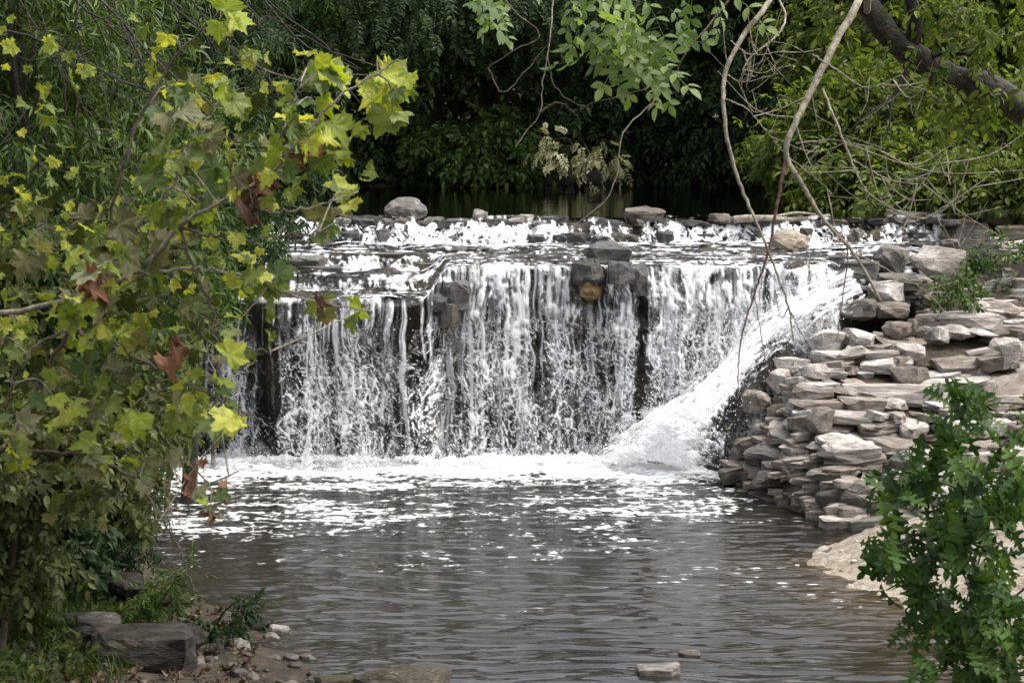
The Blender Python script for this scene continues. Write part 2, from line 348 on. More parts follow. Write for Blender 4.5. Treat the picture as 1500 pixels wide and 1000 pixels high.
def G(x, y):
    x, y = np.broadcast_arrays(np.asarray(x, float), np.asarray(y, float))
    nz = fbm(x*.7, y*.7, 0, 5)*.12+fbm(x*2.5, y*2.5, 0, 6)*.05
    xl = np.interp(y, XL[:, 0], XL[:, 1])
    xr = np.where(y < 21, np.interp(y, XR[:, 0], XR[:, 1]), np.where(y < 27.2, xE(y), np.interp(y, [27.2, 29, 33, 41, 46], [4.7, 4.9, 5.6, 7.5, 8])))
    ml = x-xl; mr_ = xr-x; mn = y-14.25-.12*np.sin(x*2.1); mf = 41.0+.6*np.sin(x*.6)-y
    # lower pool bed and banks
    m = np.minimum(np.minimum(ml*.8, mr_), mn)
    right = mr_ <= np.minimum(ml*.8, mn)
    bed = -np.where(right, np.where(y < 20.8, .15, .9), .4)*m
    bed = np.maximum(bed, -1.0)
    land = np.where(right, np.where(y < 20.4, np.minimum(-m*.30+.02, 1.6), np.maximum(terr(x, y), .02)-.1),
                    np.where(ml*.8 < mn, np.minimum(-m*(.07+.57*sm(16.8, 20, y))+.45*np.maximum(-m-1.25, 0), 2.6), np.minimum(-m*.21, 2.4)))
    low = np.where(m > 0, bed, land)
    # upper level
    mu = np.minimum(np.minimum(ml, mr_), mf)
    up = np.where(mu > 0, 2.7-np.minimum(.25*mu+.03, .8), 2.7+np.minimum(-mu*.07, .3)+np.maximum(0, -mu-6)*.06)
    tr = sm(25.55, 27.0, y)
    zz = low*(1-tr)+up*tr
    terrm = right & (m < 0) & (y > 20.4) & (y < 28)
    zz = np.where(terrm, np.maximum(land, 0), zz)
    zz = zz+nz*np.where(np.abs(m) < .15, .4, 1)*np.where(terrm, .3, 1)
    zz = zz+sm(58, 120, y)*14
    return zz
xs = np.concatenate([np.linspace(-150, -14, 18), np.linspace(-13, -6, 40)[:-1], np.linspace(-6, 7, 210), np.linspace(7, 14, 36)[1:], np.linspace(16, 150, 18)])
ys = np.concatenate([np.linspace(-40, 6, 20), np.linspace(6, 13, 50)[1:], np.linspace(13, 30, 240)[1:], np.linspace(30, 48, 70)[1:], np.linspace(50, 220, 36)])
GX, GY = np.meshgrid(xs, ys, indexing='ij')
GZ = G(GX, GY)
gr = setting(link('ground', mesh_np('ground', np.stack([GX, GY, GZ], -1), grid_faces(len(xs), len(ys)), True), M_ground))
def gz(x, y): return float(G(np.array([x]), np.array([y]))[0])

# pools
def pool(name, x0, x1, y0, y1, z, sx_, sy_, slope, mat, seed):
    X, Y = np.meshgrid(np.arange(x0, x1, sx_), np.arange(y0, y1, sy_), indexing='ij')
    q = np.random.default_rng(seed); Z = 0*X+z
    wx = fbm(X*.5, Y*.5, 0, seed, 3)*1.2; wy = fbm(X*.5, Y*.5, 5, seed+1, 3)*.8
    for i in range(18):
        lam = .11*(4.6**q.random()); a = q.normal(0, .22); kx, ky = math.sin(a), math.cos(a)
        m = sm(-.35, .45, fbm(X*.55+i*7, Y*.8, 0, seed+20+i, 2))
        Z = Z+slope*lam/6.283*m*np.sin(6.283/lam*(kx*(X+wx*.4)+ky*(Y+wy*.35))+q.uniform(0, 6.28))
    if slope > .02: Z = Z+.02*sm(22.8, 24.8, Y)*fbm(X*3, Y*5, 0, seed+60, 4)
    return setting(link(name, mesh_np(name, np.stack([X, Y, Z], -1), grid_faces(*X.shape), True), mat))
pool('lower_pool', -4.6, 5.2, 13.2, 25.4, 0, .05, .02, .050, M_pool, 31)
pool('upper_pool', -13, 9, 26.98, 46, 2.70, .2, .1, .004, M_upper, 41)

# ------------------------------------------------------------------ rock shapes
def rock_mesh(name, seed, kind='block', cuts=1, rough=.05):
    r = np.random.default_rng(seed); pts = []
    if kind == 'slab':
        n = r.integers(6, 9)
        th = np.sort(np.linspace(0, 2*np.pi, n, endpoint=False)+r.uniform(-.25, .25, n))
        for a in th:
            c, s = math.cos(a), math.sin(a); k = 1/max(abs(c), abs(s))**.75*r.uniform(.82, 1.02)
            for zz, kk in ((-.5, r.uniform(.84, 1.0)), (.1, r.uniform(.95, 1.03)), (.5, r.uniform(.93, 1.02) if r.random() < .72 else r.uniform(.7, .88))):
                pts.append((.47*c*k*kk, .47*s*k*kk, zz+r.uniform(-.22, .06)*(1 if zz > .1 else .5)))
    elif kind == 'block':
        for i in range(26):
            v = r.normal(size=3); v /= np.abs(v).max()**.72*np.linalg.norm(v)**.28
            pts.append(tuple(v*.5*r.uniform(.8, 1.02)))
    else:
        for i in range(46):
            v = r.normal(size=3); v /= np.linalg.norm(v); pts.append(tuple(v*.5*r.uniform(.86, 1.03)))
    bm = bmesh.new()
    for q in pts: bm.verts.new(q)
    res = bmesh.ops.convex_hull(bm, input=bm.verts)
    bmesh.ops.delete(bm, geom=list({g for g in res['geom_interior']+res['geom_unused'] if isinstance(g, bmesh.types.BMVert)}), context='VERTS')
    bmesh.ops.dissolve_limit(bm, angle_limit=.12, verts=bm.verts, edges=bm.edges)
    bmesh.ops.bevel(bm, geom=list(bm.edges), offset=.012, segments=1, affect='EDGES', clamp_overlap=True)
    bmesh.ops.triangulate(bm, faces=bm.faces)
    if cuts: bmesh.ops.subdivide_edges(bm, edges=[e for e in bm.edges if e.calc_length() > .12], cuts=cuts, use_grid_fill=True)
    co = np.array([v.co for v in bm.verts]); bm.normal_update(); no = np.array([v.normal for v in bm.verts])
    d = fbm(co[:, 0]*3.2, co[:, 1]*3.2, co[:, 2]*3.2, seed, 3)*rough*1.6+fbm(co[:, 0]*9, co[:, 1]*9, co[:, 2]*9, seed+5, 2)*rough*.6
    co = co+no*d[:, None]
    mn, mx_ = co.min(0), co.max(0); co = (co-(mn+mx_)/2)/(mx_-mn); co[:, 2] += .5
    for v, c in zip(bm.verts, co): v.co = c
    me = bpy.data.meshes.new(name); bmesh.ops.triangulate(bm, faces=bm.faces); bm.to_mesh(me); bm.free()
    return me
SLAB = [rock_mesh('slab', 100+i, 'slab') for i in range(14)]
SLABW = [m.copy() for m in SLAB]; SLABD = [m.copy() for m in SLAB]
BLOCK = [rock_mesh('block', 200+i, 'block') for i in range(8)]
BLOCKD = [m.copy() for m in BLOCK]; BLOCKW = [m.copy() for m in BLOCK]
for ms, mt in ((SLAB, M_slab), (SLABW, M_slabwet), (SLABD, M_dark), (BLOCK, M_slab), (BLOCKD, M_dark), (BLOCKW, M_slabwet)):
    for m in ms: m.materials.append(mt)
def trs(p, rz, sc, rx=0, ry=0):
    return Matrix.LocRotScale(Vector([float(c) for c in p]), Matrix.Rotation(rz, 3, 'Z') @ Matrix.Rotation(rx, 3, 'X') @ Matrix.Rotation(ry, 3, 'Y'), Vector([float(c) for c in sc]))

# ------------------------------------------------------------------ weir of rock ledges with the falling water
KL = np.array([(27.9, 2.3), (27.02, 2.66), (26.78, 2.36), (25.95, 2.29), (25.78, 2.11), (25.3, 2.09), (25.2, 1.92), (24.62, 1.85), (24.95, 1.58), (25.05, -.5)])
KR = np.array([(27.9, 2.3), (27.02, 2.66), (26.78, 2.36), (26.0, 2.30), (25.7, 2.28), (25.5, 2.26), (25.36, 2.24), (25.16, 2.19), (25.22, 1.8), (25.15, -.5)])
KC = np.array([(27.9, 2.3), (27.02, 2.66), (26.78, 2.36), (26.0, 2.29), (25.85, 2.12), (25.5, 2.09), (25.4, 1.9), (25.3, 1.80), (25.5, 1.5), (25.45, -.5)])
KX = np.array([(27.9, 2.3), (27.02, 2.66), (26.8, 2.36), (26.5, 2.31), (26.4, 2.22), (26.3, 2.1), (26.2, 1.9), (26.15, 1.7), (26.2, 1.2), (26.3, -.5)])
sk_ = np.array([0, 1, 1.45, 2.4, 2.65, 3.15, 3.4, 4.0, 4.35, 6.4])
def weir(X, Sg, water):
    """profile of the ledges; X, Sg same-shape arrays"""
    b = sm(-.95, -.62, X+.12*vn(X*0+3, Sg*2.2, 0, 3)); c = sm(-2.75, -3.05, X)
    L = [np.interp(Sg, sk_, K[:, 0]) for K in (KL, KR, KC, KX)]; Zs = [np.interp(Sg, sk_, K[:, 1]) for K in (KL, KR, KC, KX)]; e = sm(3.55, 4.2, X)
    y = (L[0]*(1-b)+L[1]*b)*(1-c)+L[2]*c; zz = (Zs[0]*(1-b)+Zs[1]*b)*(1-c)+Zs[2]*c
    y = y*(1-e)+L[3]*e; zz = zz*(1-e)+Zs[3]*e
    lipv = fbm(X*1.4, X*0, 0, 11, 3); on = sm(1.2, 2.4, Sg)
    y = y+lipv*.16*on+fbm(X*.8, X*0+4, 0, 13, 2)*.2*sm(.8, 1.2, Sg)*(1-on)
    zz = zz+fbm(X*2.2, np.floor(Sg*2)*3.1, 0, 12, 2)*.035*sm(.8, 1.1, Sg)*(1-sm(4.3, 4.8, Sg))
    return y, zz
nx, ns = 500, 190
X, Sg = np.meshgrid(np.linspace(-4.7, 5.8, nx), np.linspace(0, 6.4, ns), indexing='ij')
y, zz = weir(X, Sg, False)
fl = sm(4.0, 4.5, Sg)
lay = np.floor(zz*7+.8*vn(X*1.2, X*0, 0, 21)); st = (h32(lay, np.floor(X*2.2+h32(lay, lay*0+5)*3), 3)-.5)
y = y+fl*(st*.16+.05+fbm(X*3, zz*6, 0, 23, 4)*.10)+(1-fl)*fbm(X*4, Sg*6, 0, 24, 3)*.03
zz = zz+(1-fl)*(fbm(X*3.5, Sg*7, 0, 25, 4)*.09+.02*(h32(np.floor(X*3+vn(X*0, Sg*3)*.6), np.floor(Sg*5), 4)-.5))
weir_o = thing('rock_weir', 'stepped rock weir of layered ledges that the stream pours over', 'rock ledge', (0, 25.2, -.4))
link('rock_face', mesh_np('rock_face', np.stack([X, y, zz], -1), grid_faces(nx, ns)[:, ::-1], True), M_face, weir_o)
def weir_pt(x, s):
    a, b = weir(np.array([float(x)]), np.array([float(s)]), False); return float(a[0]), float(b[0])
# stones of the ledges (parts of the weir)
r = np.random.default_rng(3); k = 0
for x in np.arange(-4.3, 5.5, .23):                     # crest and first riser
    for row, (sv0, hs0) in enumerate(((1.02, .09), (1.3, .16), (1.5, .12))):
        if r.random() < (.72, .48, .30)[row]:
            xx = x+r.uniform(-.09, .09); yy, zt = weir_pt(xx, sv0+r.uniform(-.05, .05))
            wd = r.uniform(.16, .36); M = trs((xx, yy-.07, zt-hs0*.42), r.uniform(-.4, .4), (wd, r.uniform(.16, .3), hs0*r.uniform(.75, 1.25)), r.uniform(-.12, .12))
            link('ledge_stone', (SLABD if r.random() < .6 else BLOCKW)[r.integers(0, 8)], None, weir_o, M); k += 1
for px, py, d, wpx, hpx, dep in ((430, 386, 25.75, 95, 16, .35), (560, 382, 25.9, 105, 17, .4), (628, 392, 25.8, 60, 10, .4), (500, 440, 25.05, 150, 12, .5), (640, 446, 24.75, 36, 20, .3),
        (420, 456, 24.7, 60, 14, .4), (395, 440, 25.0, 50, 24, .4), (720, 382, 25.9, 90, 10, .4), (800, 386, 25.6, 70, 9, .4), (1010, 388, 25.5, 80, 9, .4), (1075, 384, 25.6, 70, 10, .4), (965, 378, 25.8, 60, 8, .3),
        (735, 405, 25.3, 50, 16, .25), (668, 436, 24.85, 44, 34, .35), (655, 462, 24.8, 40, 30, .35), (672, 408, 25.2, 46, 18, .35), (560, 415, 25.35, 80, 12, .3), (470, 400, 25.5, 70, 14, .3), (655, 415, 25.4, 50, 16, .3), (1210, 388, 25.6, 60, 18, .4), (1262, 398, 25.4, 60, 20, .4), (340, 420, 25.3, 70, 14, .4), (300, 400, 25.6, 80, 14, .4), (1120, 392, 25.4, 40, 12, .3), (600, 434, 25.0, 90, 8, .4)):
    c = P(px, py, d); sc = d/FPX
    link('ledge_stone', SLABD[r.integers(0, 14)] if r.random() < .6 else SLABW[r.integers(0, 14)], None, weir_o, trs((c[0], c[1]+dep*.3, c[2]-hpx*sc*.6), r.uniform(-.15, .15), (wpx*sc, dep, hpx*sc*1.35), r.uniform(-.05, .05)))

# falling water: three lacy curtains following the ledges
def curtain(name, seed, off, dens_bias, nx=760, ns=430):
    X, Sg = np.meshgrid(np.linspace(-4.35, 5.7, nx), np.linspace(.9, 6.2, ns), indexing='ij')
    Kw = sk_
    y, zz = weir(X, Sg, True)
    # free fall beyond the lip: parabola away from the face
    u = np.clip((Sg-4.0)/2.2, 0, 1)
    yl, zl = weir(X, np.minimum(Sg, 4.0), True)
    b = sm(-.95, -.62, X)
    thr = (.22+.12*fbm(X*2.5, X*0, 0, 15, 2))
    yf = yl-thr*np.sqrt(u+1e-6)*(.5+.5*b)-.02; zf = zl*(1-u)-.12*u
    fall = Sg > 4.0
    y = np.where(fall, yf, y); zz = np.where(fall, zf, zz)
    H = np.where(fall, zl-zf, 0)+np.minimum(Sg, 4)*.9        # arc length, metres
    W = X+.05*fbm(X*3, H*3, 0, seed+1, 2)
    # column strength
    col = fbm(X*1.1, H*.10, 0, seed+2, 3)*.65+fbm(X*4.5, H*.3, 0, seed+3, 3)*.55
    wx = fbm(X*5, H*3, 0, seed+4, 3)*.6; wz = fbm(X*5, H*3, 3, seed+5, 3)*.6
    f1, f2 = worley(X*9.5+wx*1.3, H*4.6+wz*1.3, seed+6); lace = np.exp(-(f2-f1)/.12)
    f1, f2 = worley(X*21+wx*2.2, H*11+wz*2.2, seed+7); lace2 = np.exp(-(f2-f1)/.22)
    clot = fbm(X*7+wx, H*4+wz, 0, seed+9, 4)
    fine = fbm(X*26+wx*2, H*15+wz*2, 0, seed+12, 3)
    top = 1-sm(.05, .5, u); left = 1-b
    col = col+.02-.08*left+dens_bias+.30*np.exp(-((X-2.6)/.9)**2)+.14*np.exp(-((X+.15)/.5)**2)
    col = col-.7*np.exp(-((X+2.72)/.13)**2)-.12*sm(-2.9, -3.2, X)                       # thin in the left corner
    col = col-1.6*np.exp(-((X-1.50-.10*fbm(X*0, H*1.3, 0, 70, 3))/(.045+.02*fbm(X*0, H*4, 0, 71, 2)))**2)*(1-.6*u)-1.0*np.exp(-((X-.92)/.13)**2)*(1-sm(.03, .25, u))
    Xw = X+.16*fbm(X*1.9, H*.15, 0, seed+30, 2)
    brk = sm(-.30, .28, fbm(X*10+wx, H*2.6+wz, 0, seed+31, 4)+.25*fine)
    s1 = fbm(Xw*15+wx*1.6*(.15+u), H*.45+wz*.3, 0, seed+8, 4, .6); s2 = fbm(X*42+wx*2.0*u, H*.85+wz*.3, 0, seed+10, 3)
    fil = sm(.06, .46, 1.0*s1+.75*s2+.85*col-.06)*(left*top*(.12+.88*brk)+(1-left*top)*(.22+.60*brk)*(1-.35*sm(.2, .9, u)))
    lc = sm(.47, .86, lace*.85+.35*clot+.5*col+.15*fine+.02+.12*s2)*sm(.06, .45, u)*.92
    lc2 = sm(.56, .95, lace2*.8+.35*clot+.6*col+.02+.12*s1)*sm(.03, .35, u)*.85
    puff = sm(.26, .85, .8*clot+.85*col+.36*b*top+.5*fine+.45*s2-.16)
    veil = .10*sm(-.15, .6, .8*s2+.9*col+.5*clot)
    fa = np.maximum.reduce([fil*(.62+.33*left*top), lc, lc2, puff, veil])
    base = fa-.3
    # first riser and treads
    ris = sm(1.02, 1.2, Sg)*(1-sm(1.5, 1.7, Sg))
    vr = .70*np.maximum(lace, lace2)+.9*clot+.5*fine+.5*(col-.1)-.02
    trd = .55*fbm(X*1.6, Sg*9, 0, seed+20, 4)+.6*clot+.5*np.exp(-((Sg-1.62)/.14)**2)+.30*np.exp(-((Sg-3.95)/.12)**2)+.5*np.maximum(0, fbm(X*2.2, Sg*14, 0, seed+21, 4))+.35*fine+.04
    rl = np.exp(-((Sg-2.55)/.13)**2)+np.exp(-((Sg-3.28)/.12)**2)
    trd = trd+.32*rl*left*(.5+lace)-.10*left
    nonfall = np.where(ris > 0, ris*vr+(1-ris)*trd, trd)-.10+dens_bias
    edge = sm(.95, 1.06, Sg)
    v = np.where(fall, base, nonfall)
    a = np.where(fall, fa, .96*sm(.06, .58, v+.12*fine))*edge
    a = a*sm(-4.2, -3.7, X)*np.where(fall, 1-sm(3.75, 4.0, X), 1-sm(4.6, 5.3, X))
    out = off+np.where(fall, .010, .006)*np.clip(v, -.5, 1.2)+np.where(fall, .010, .004)*clot+.004*fine
    nyv = np.where(fall, 1.0, .35+.65*ris); nzv = np.where(fall, .05, .85)
    V = np.stack([W, y-out*nyv, zz+np.where(fall, out*.05, .018+.5*out*nzv)], -1)
    keep = np.maximum.reduce([a[:-1, :-1], a[1:, :-1], a[1:, 1:], a[:-1, 1:]]) > .02
    me = mesh_np(name, V, grid_faces(nx, ns, keep), True)
    at = me.attributes.new('dens', 'FLOAT', 'POINT'); at.data.foreach_set('value', a.astype(np.float32).ravel())
    return me
wf = thing('waterfall', 'white lacy curtain of water falling over the stepped rock weir', 'waterfall', (0, 24.9, 0))
link('water_curtain', curtain('water_curtain', 301, .03, .02), M_white, wf)
link('water_curtain', curtain('water_curtain', 401, .11, -.10, 700, 380), M_white, wf)

# chute of rough white water down the right side
up_ = smooth_path([P(*q) for q in ((1235, 388, 25.4), (1140, 430, 24.95), (1060, 505, 24.85), (1000, 570, 24.8), (915, 635, 24.75), (850, 676, 24.75))], 240)
lo_ = smooth_path([P(*q) for q in ((1275, 448, 25.35), (1195, 492, 24.85), (1142, 522, 24.45), (1085, 590, 24.05), (1064, 640, 23.85), (1060, 696, 23.75))], 240)
tt = np.linspace(0, 1, 130)
V = up_[:, None]*(1-tt)[None, :, None]+lo_[:, None]*tt[None, :, None]
ss = np.linspace(0, 1, 240)[:, None]+0*tt[None]; t2 = tt[None]+0*ss
ln = ss*3.2; wd = t2*1.1
V0 = V
for lay_ in range(4):
    sd_ = 55+lay_*10
    clot = fbm(wd*5, ln*2.6, 0, sd_, 5, .55); fl_ = fbm(wd*15+clot, ln*2.2+clot*.5, 0, sd_+1, 4, .6); sp = fbm(wd*26, ln*20, 0, sd_+2, 3)
    bul = np.sin(np.pi*np.clip(t2, .0, 1))**.8*(.08+.04*np.sin(ss*9)+.05*lay_*(1+.9*sm(.4, 1, ss)))+clot*.07*(1+.6*ss)+fl_*.02+.005*sp
    V = V0+bul[..., None]*np.array([-.25, -.65, .70])
    v = (.52, .36, .20, .06)[lay_]+.95*clot+.7*fl_+.7*sp-1.0*sm(.62, 1.0, t2)-1.15*sm(.55, 0, t2)*(.8 if lay_ == 0 else 1)+.38*sm(.35, .85, ss)
    a = sm(0, .85, v)*(.97, .8, .62, .5)[lay_]
    keep = np.maximum(a[:-1, :-1], a[1:, 1:]) > .02
    me = mesh_np('chute', V, grid_faces(240, 130, keep), True)
    at = me.attributes.new('dens', 'FLOAT', 'POINT'); at.data.foreach_set('value', a.astype(np.float32).ravel())
    link('chute', me, M_white, wf)
# dark rock under the chute
Vr = up_[:, None]*(1-tt)[None, ::5, None]+lo_[:, None]*tt[None, ::5, None]; Vr = Vr[::4]
Vr = Vr+np.array([.05, .22, -.16])+fbm(Vr[..., 0]*4, Vr[..., 2]*6, 0, 58, 4)[..., None]*np.array([.03, -.12, .10])
link('chute_bed', mesh_np('chute_bed', Vr, grid_faces(Vr.shape[0], Vr.shape[1]), True), M_face, weir_o)

# froth along the foot of the fall
X, T = np.meshgrid(np.linspace(-4.2, 2.5, 520), np.linspace(0, 1, 70), indexing='ij')
yb = 25.02-.22*sm(.6, 2.3, X)+fbm(X*1.5, X*0, 0, 61, 3)*.12
wdt = .75+.35*fbm(X*1.3, X*0+2, 0, 62, 3)+.55*sm(.3, 1.8, X)
Y = yb-wdt*T
n = fbm(X*7, Y*8, 0, 63, 5, .7); n2 = fbm(X*1.6, Y*3, 0, 64, 3)
Z = .005+(np.sin(np.pi*np.clip(T*1.3, 0, 1)**.7)*(.07+.05*n2)+n*.10)*(1-T)**.6+.02*(1-T)
v = .72-1.15*T+1.1*n+.5*n2+.25*sm(.2, 1.6, X)
a = .95*sm(-.1, .55, v)*sm(-4.2, -3.7, X)
keep = np.maximum(a[:-1, :-1], a[1:, 1:]) > .02
me = mesh_np('froth', np.stack([X, Y, Z], -1), grid_faces(520, 70, keep), True)
at = me.attributes.new('dens', 'FLOAT', 'POINT'); at.data.foreach_set('value', a.astype(np.float32).ravel())
link('froth', me, M_white, wf)
for lay_, (hg, am) in enumerate(((.22, .55), (.36, .30))):
    X, T = np.meshgrid(np.linspace(-3.7, 2.5, 420), np.linspace(0, 1, 40), indexing='ij')
    jag = fbm(X*3.5, X*0, 0, 160+lay_, 4, .65); n = fbm(X*6, T*3, 0, 165+lay_, 5, .6); hh_ = hg*(.7+1.1*jag)*(1+.9*sm(.4, 2.2, X))
    Y = 24.72-.12*lay_-.25*sm(.6, 2.3, X)-.10*T+.06*n; Z = T*np.maximum(hh_, .03)
    a = am*sm(-.2, .5, .55-1.0*T+.9*n)*(1-sm(.55, 1, T))*sm(-3.7, -3.3, X)*(1-sm(2.2, 2.5, X))
    me = mesh_np('splash', np.stack([X, Y, Z], -1), grid_faces(420, 40), True)
    at = me.attributes.new('dens', 'FLOAT', 'POINT'); at.data.foreach_set('value', a.astype(np.float32).ravel())
    link('splash', me, M_white, wf)
# droplets
oct_v = np.array([(1, 0, 0), (-1, 0, 0), (0, 1, 0), (0, -1, 0), (0, 0, 1), (0, 0, -1)], float)
oct_f = np.array([(0, 2, 4), (2, 1, 4), (1, 3, 4), (3, 0, 4), (2, 0, 5), (1, 2, 5), (3, 1, 5), (0, 3, 5)])
N = 11000; r = np.random.default_rng(5)
dx = r.uniform(-3.4, 3.3, 60000); dx = dx[(fbm(dx*2.5, dx*0, 0, 88, 3) > r.normal(.1, .25, 60000))][:N]; um = r.random(N)**.8; yl, zl = weir(dx, np.full(N, 4.0), True)
dz = zl*(1-um)+.02; dy = yl-.08-np.abs(r.normal(0, .18, N))*np.sqrt(um)
nb = 2600
dx[:nb] = r.uniform(-3.6, 2.4, nb); dz[:nb] = np.abs(r.normal(0, .13, nb))+.03; dy[:nb] = 24.75-.22*sm(.6, 2.3, dx[:nb])+r.normal(0, .16, nb)
kx = r.integers(nb, nb+6500, 6500); q = r.integers(20, 235, 6500); tq = r.random(6500)
for a_, i in enumerate(range(nb, nb+6500)):
    c = up_[q[a_]]*(1-tq[a_])+lo_[q[a_]]*tq[a_]+np.array([-.06, -.22, .16])+r.normal(0, .11, 3); dx[i], dy[i], dz[i] = c[0], c[1], max(c[2], .03)
rad = .0016+.0042*r.random(N)**2*np.where(r.random(N) < .08, 1.6, 1)
V = np.stack([dx, dy, dz], -1)[:, None]+oct_v[None]*rad[:, None, None]*np.array([1, 1, 1.5])
F = (oct_f[None]+np.arange(N)[:, None, None]*6).reshape(-1, 3)
stuff(link('spray', mesh_np('spray', V, F, True), M_spray, wf))

# ------------------------------------------------------------------ terraced limestone bank
tb = thing('stone_terrace', 'stepped bank of pale stacked limestone slabs beside the waterfall', 'stone bank', (4, 22.5, .3))
cand = []; r = np.random.default_rng(11); zl = .02; k = 0
while zl < 2.72:
    hh = r.uniform(.06, .11)
    yU = 21.5+(zl-.38)/.34
    path = []
    ys0 = max(yU, 20.45)
    wl = max(zl-.1, 0)/1.55/.86
    for x in np.arange(6.4, xE(ys0)+wl, -.05):
        if yU > 20.5: path.append((x, yU+.10*math.sin(x*1.7+k)+.12*math.sin(x*.8+k*2.1)))
    ytop = min(27.0, ys0+3.6)
    for yy in np.arange(ys0, ytop, .05): path.append((float(xE(yy))+wl, yy))
    path = np.array(path)
    if len(path) > 4:
        sgm = np.linalg.norm(np.diff(path, axis=0), axis=1); cum = np.concatenate([[0], np.cumsum(sgm)]); pos = r.uniform(0, .2)
        while pos < cum[-1]:
            q = np.array([np.interp(pos, cum, path[:, i]) for i in (0, 1)]); q2 = np.array([np.interp(min(pos+.1, cum[-1]), cum, path[:, i]) for i in (0, 1)])
            onwall = q[0] < xE(q[1])+wl+.1
            ln = r.choice([.17, .28, .40, .58, .95], p=[.18, .30, .28, .17, .07])*(.68 if onwall else 1)*r.uniform(.85, 1.15)
            tg = q2-q; ang = math.atan2(tg[1], tg[0]) if np.linalg.norm(tg) > 1e-4 else 0
            blk = r.random() < .24
            dep = r.uniform(.36, .62)
            nrm = np.array([tg[1], -tg[0]]); nl = np.linalg.norm(nrm); nrm = nrm/nl if nl > 0 else np.array([0, 1])
            if nrm @ np.array([.6, .6]) < 0: nrm = -nrm
            c = q+nrm*(dep*.36+r.uniform(-.09, .06))
            h2 = hh*r.uniform(.7, 1.9)*(1.5 if blk else 1)
            cand.append(((c[0], c[1], zl-.03), ang+r.normal(0, .22 if not blk else .8), (ln*1.06, dep if not blk else ln*.8, h2), -.07+r.normal(0, .10), r.normal(0, .07), blk, zl))
            pos += ln*r.uniform(.9, 1.08)
    zl += hh; k += 1
# key stones of the photograph
cand = [(c, a, s_, rx, ry, b, z_, s_[0]*s_[2]) for c, a, s_, rx, ry, b, z_ in cand if -100 < PX(c)[0] < 1580]
vis = sorted(cand, key=lambda q: -(q[7]))
print('terrace candidates', len(cand))
tv, tf, tn = [], [], 0
for i, (c, a, s_, rx, ry, b, z_, _) in enumerate(vis):
    wet = z_ < .34+.14*math.sin(c[1]*5)+.5*max(0, .35-(c[0]-float(xE(c[1]))))*(c[1] > 23)
    me = (BLOCKW if wet else BLOCK)[r.integers(0, 8)] if b else (SLABW if wet else SLAB)[r.integers(0, 14)]
    M = trs(c, a, s_, rx, ry)
    if i < 280: link('stone', me, None, tb, M)
    else:
        V = np.array([M @ v.co for v in me.vertices]); F = np.array([p_.vertices[:] for p_ in me.polygons]); tv.append(V); tf.append(F+tn); tn += len(V)
if tv: stuff(link('small_stones', mesh_np('small_stones', np.concatenate(tv), np.concatenate(tf)), M_slab, tb))
c = P(1315, 597, 23.15); link('stone', SLAB[3], None, tb, trs((c[0], c[1]+.25, c[2]-.02), .03, (1.25, .6, .25)))
for px, py, d, wp, hp in ((1165, 545, 24.2, 60, 42), (1335, 560, 23.6, 58, 45), (1180, 600, 23.2, 70, 40), (1225, 680, 22.2, 85, 30), (1480, 520, 24.2, 60, 50), (1265, 585, 23.3, 50, 28), (1302, 428, 25.55, 74, 34), (1345, 420, 25.8, 70, 30), (1266, 455, 25.2, 64, 34), (1310, 455, 25.2, 60, 26), (1385, 440, 25.5, 80, 26), (1420, 470, 25.0, 110, 26), (1385, 485, 24.8, 90, 24), (1460, 455, 25.3, 90, 24), (1490, 490, 24.8, 90, 28), (1215, 500, 24.65, 60, 34), (1150, 560, 24.1, 56, 40), (1110, 590, 23.9, 54, 34)):
    c = P(px, py, d); s_ = d/FPX
    link('stone', (BLOCK if px != 1266 else BLOCKW)[r.integers(0, 8)], None, tb, trs((c[0], c[1]+.1, c[2]-hp*s_*.5), r.uniform(0, 3), (wp*s_, wp*s_*.8, hp*s_)))

for px, py, d, wp, hp in ((1330, 322, 27.9, 70, 14), (1395, 326, 27.9, 80, 16), (1455, 318, 28.0, 80, 20), (1510, 322, 27.9, 70, 22), (1350, 345, 27.3, 80, 14), (1440, 362, 27.0, 90, 18), (1500, 372, 26.8, 80, 20), (1490, 345, 27.4, 60, 14), (1410, 345, 27.4, 70, 14), (1340, 362, 26.9, 70, 12), (1300, 352, 27.1, 60, 12)):
    c = P(px, py, d); s_ = d/FPX
    link('stone', SLAB[r.integers(0, 14)], None, tb, trs((c[0], c[1]+.15, c[2]-hp*s_*.5), r.uniform(-.3, .3), (wp*s_, .5, hp*s_*1.5), r.normal(.03, .05), r.normal(0, .05)))
# ------------------------------------------------------------------ loose boulders
bm_cache = {}
def boulder(name, label, px, pyb, d, wpx, hpx, mat, kind='block', seed=0, dep=.8, rz=0., tilt=0., cat='rock', group=None, zsink=.12, z=None):
    me = rock_mesh('boulder', 500+seed, kind, 2, .055); me.materials.append(mat)
    s_ = d/FPX; c = P(px, pyb, d)
    if z is not None: c[2] = z
    o = link(name, me, None, None, trs((c[0], c[1]+wpx*s_*dep*.3, c[2]-hpx*s_*zsink), rz, (wpx*s_, wpx*s_*dep, hpx*s_*(1+zsink)), tilt))
    return tag(o, label, cat, group)
boulder('boulder', 'large rounded grey boulder sitting on the weir crest', 594, 329, 26.95, 64, 40, M_bould, 'round', 1, .8)
boulder('rock', 'small flat grey rock beside the large crest boulder', 636, 331, 26.85, 30, 14, M_bould, 'block', 2)
boulder('rock', 'small upright tan rock on the weir crest', 703, 328, 26.9, 24, 22, M_slab, 'block', 3)
boulder('rock', 'squared tan-topped rock on the weir crest', 763, 334, 26.85, 40, 20, M_slab, 'block', 4)
boulder('boulder', 'pale flat-bottomed boulder on the crest near the weir middle', 945, 326, 26.95, 60, 24, M_slab, 'block', 5)
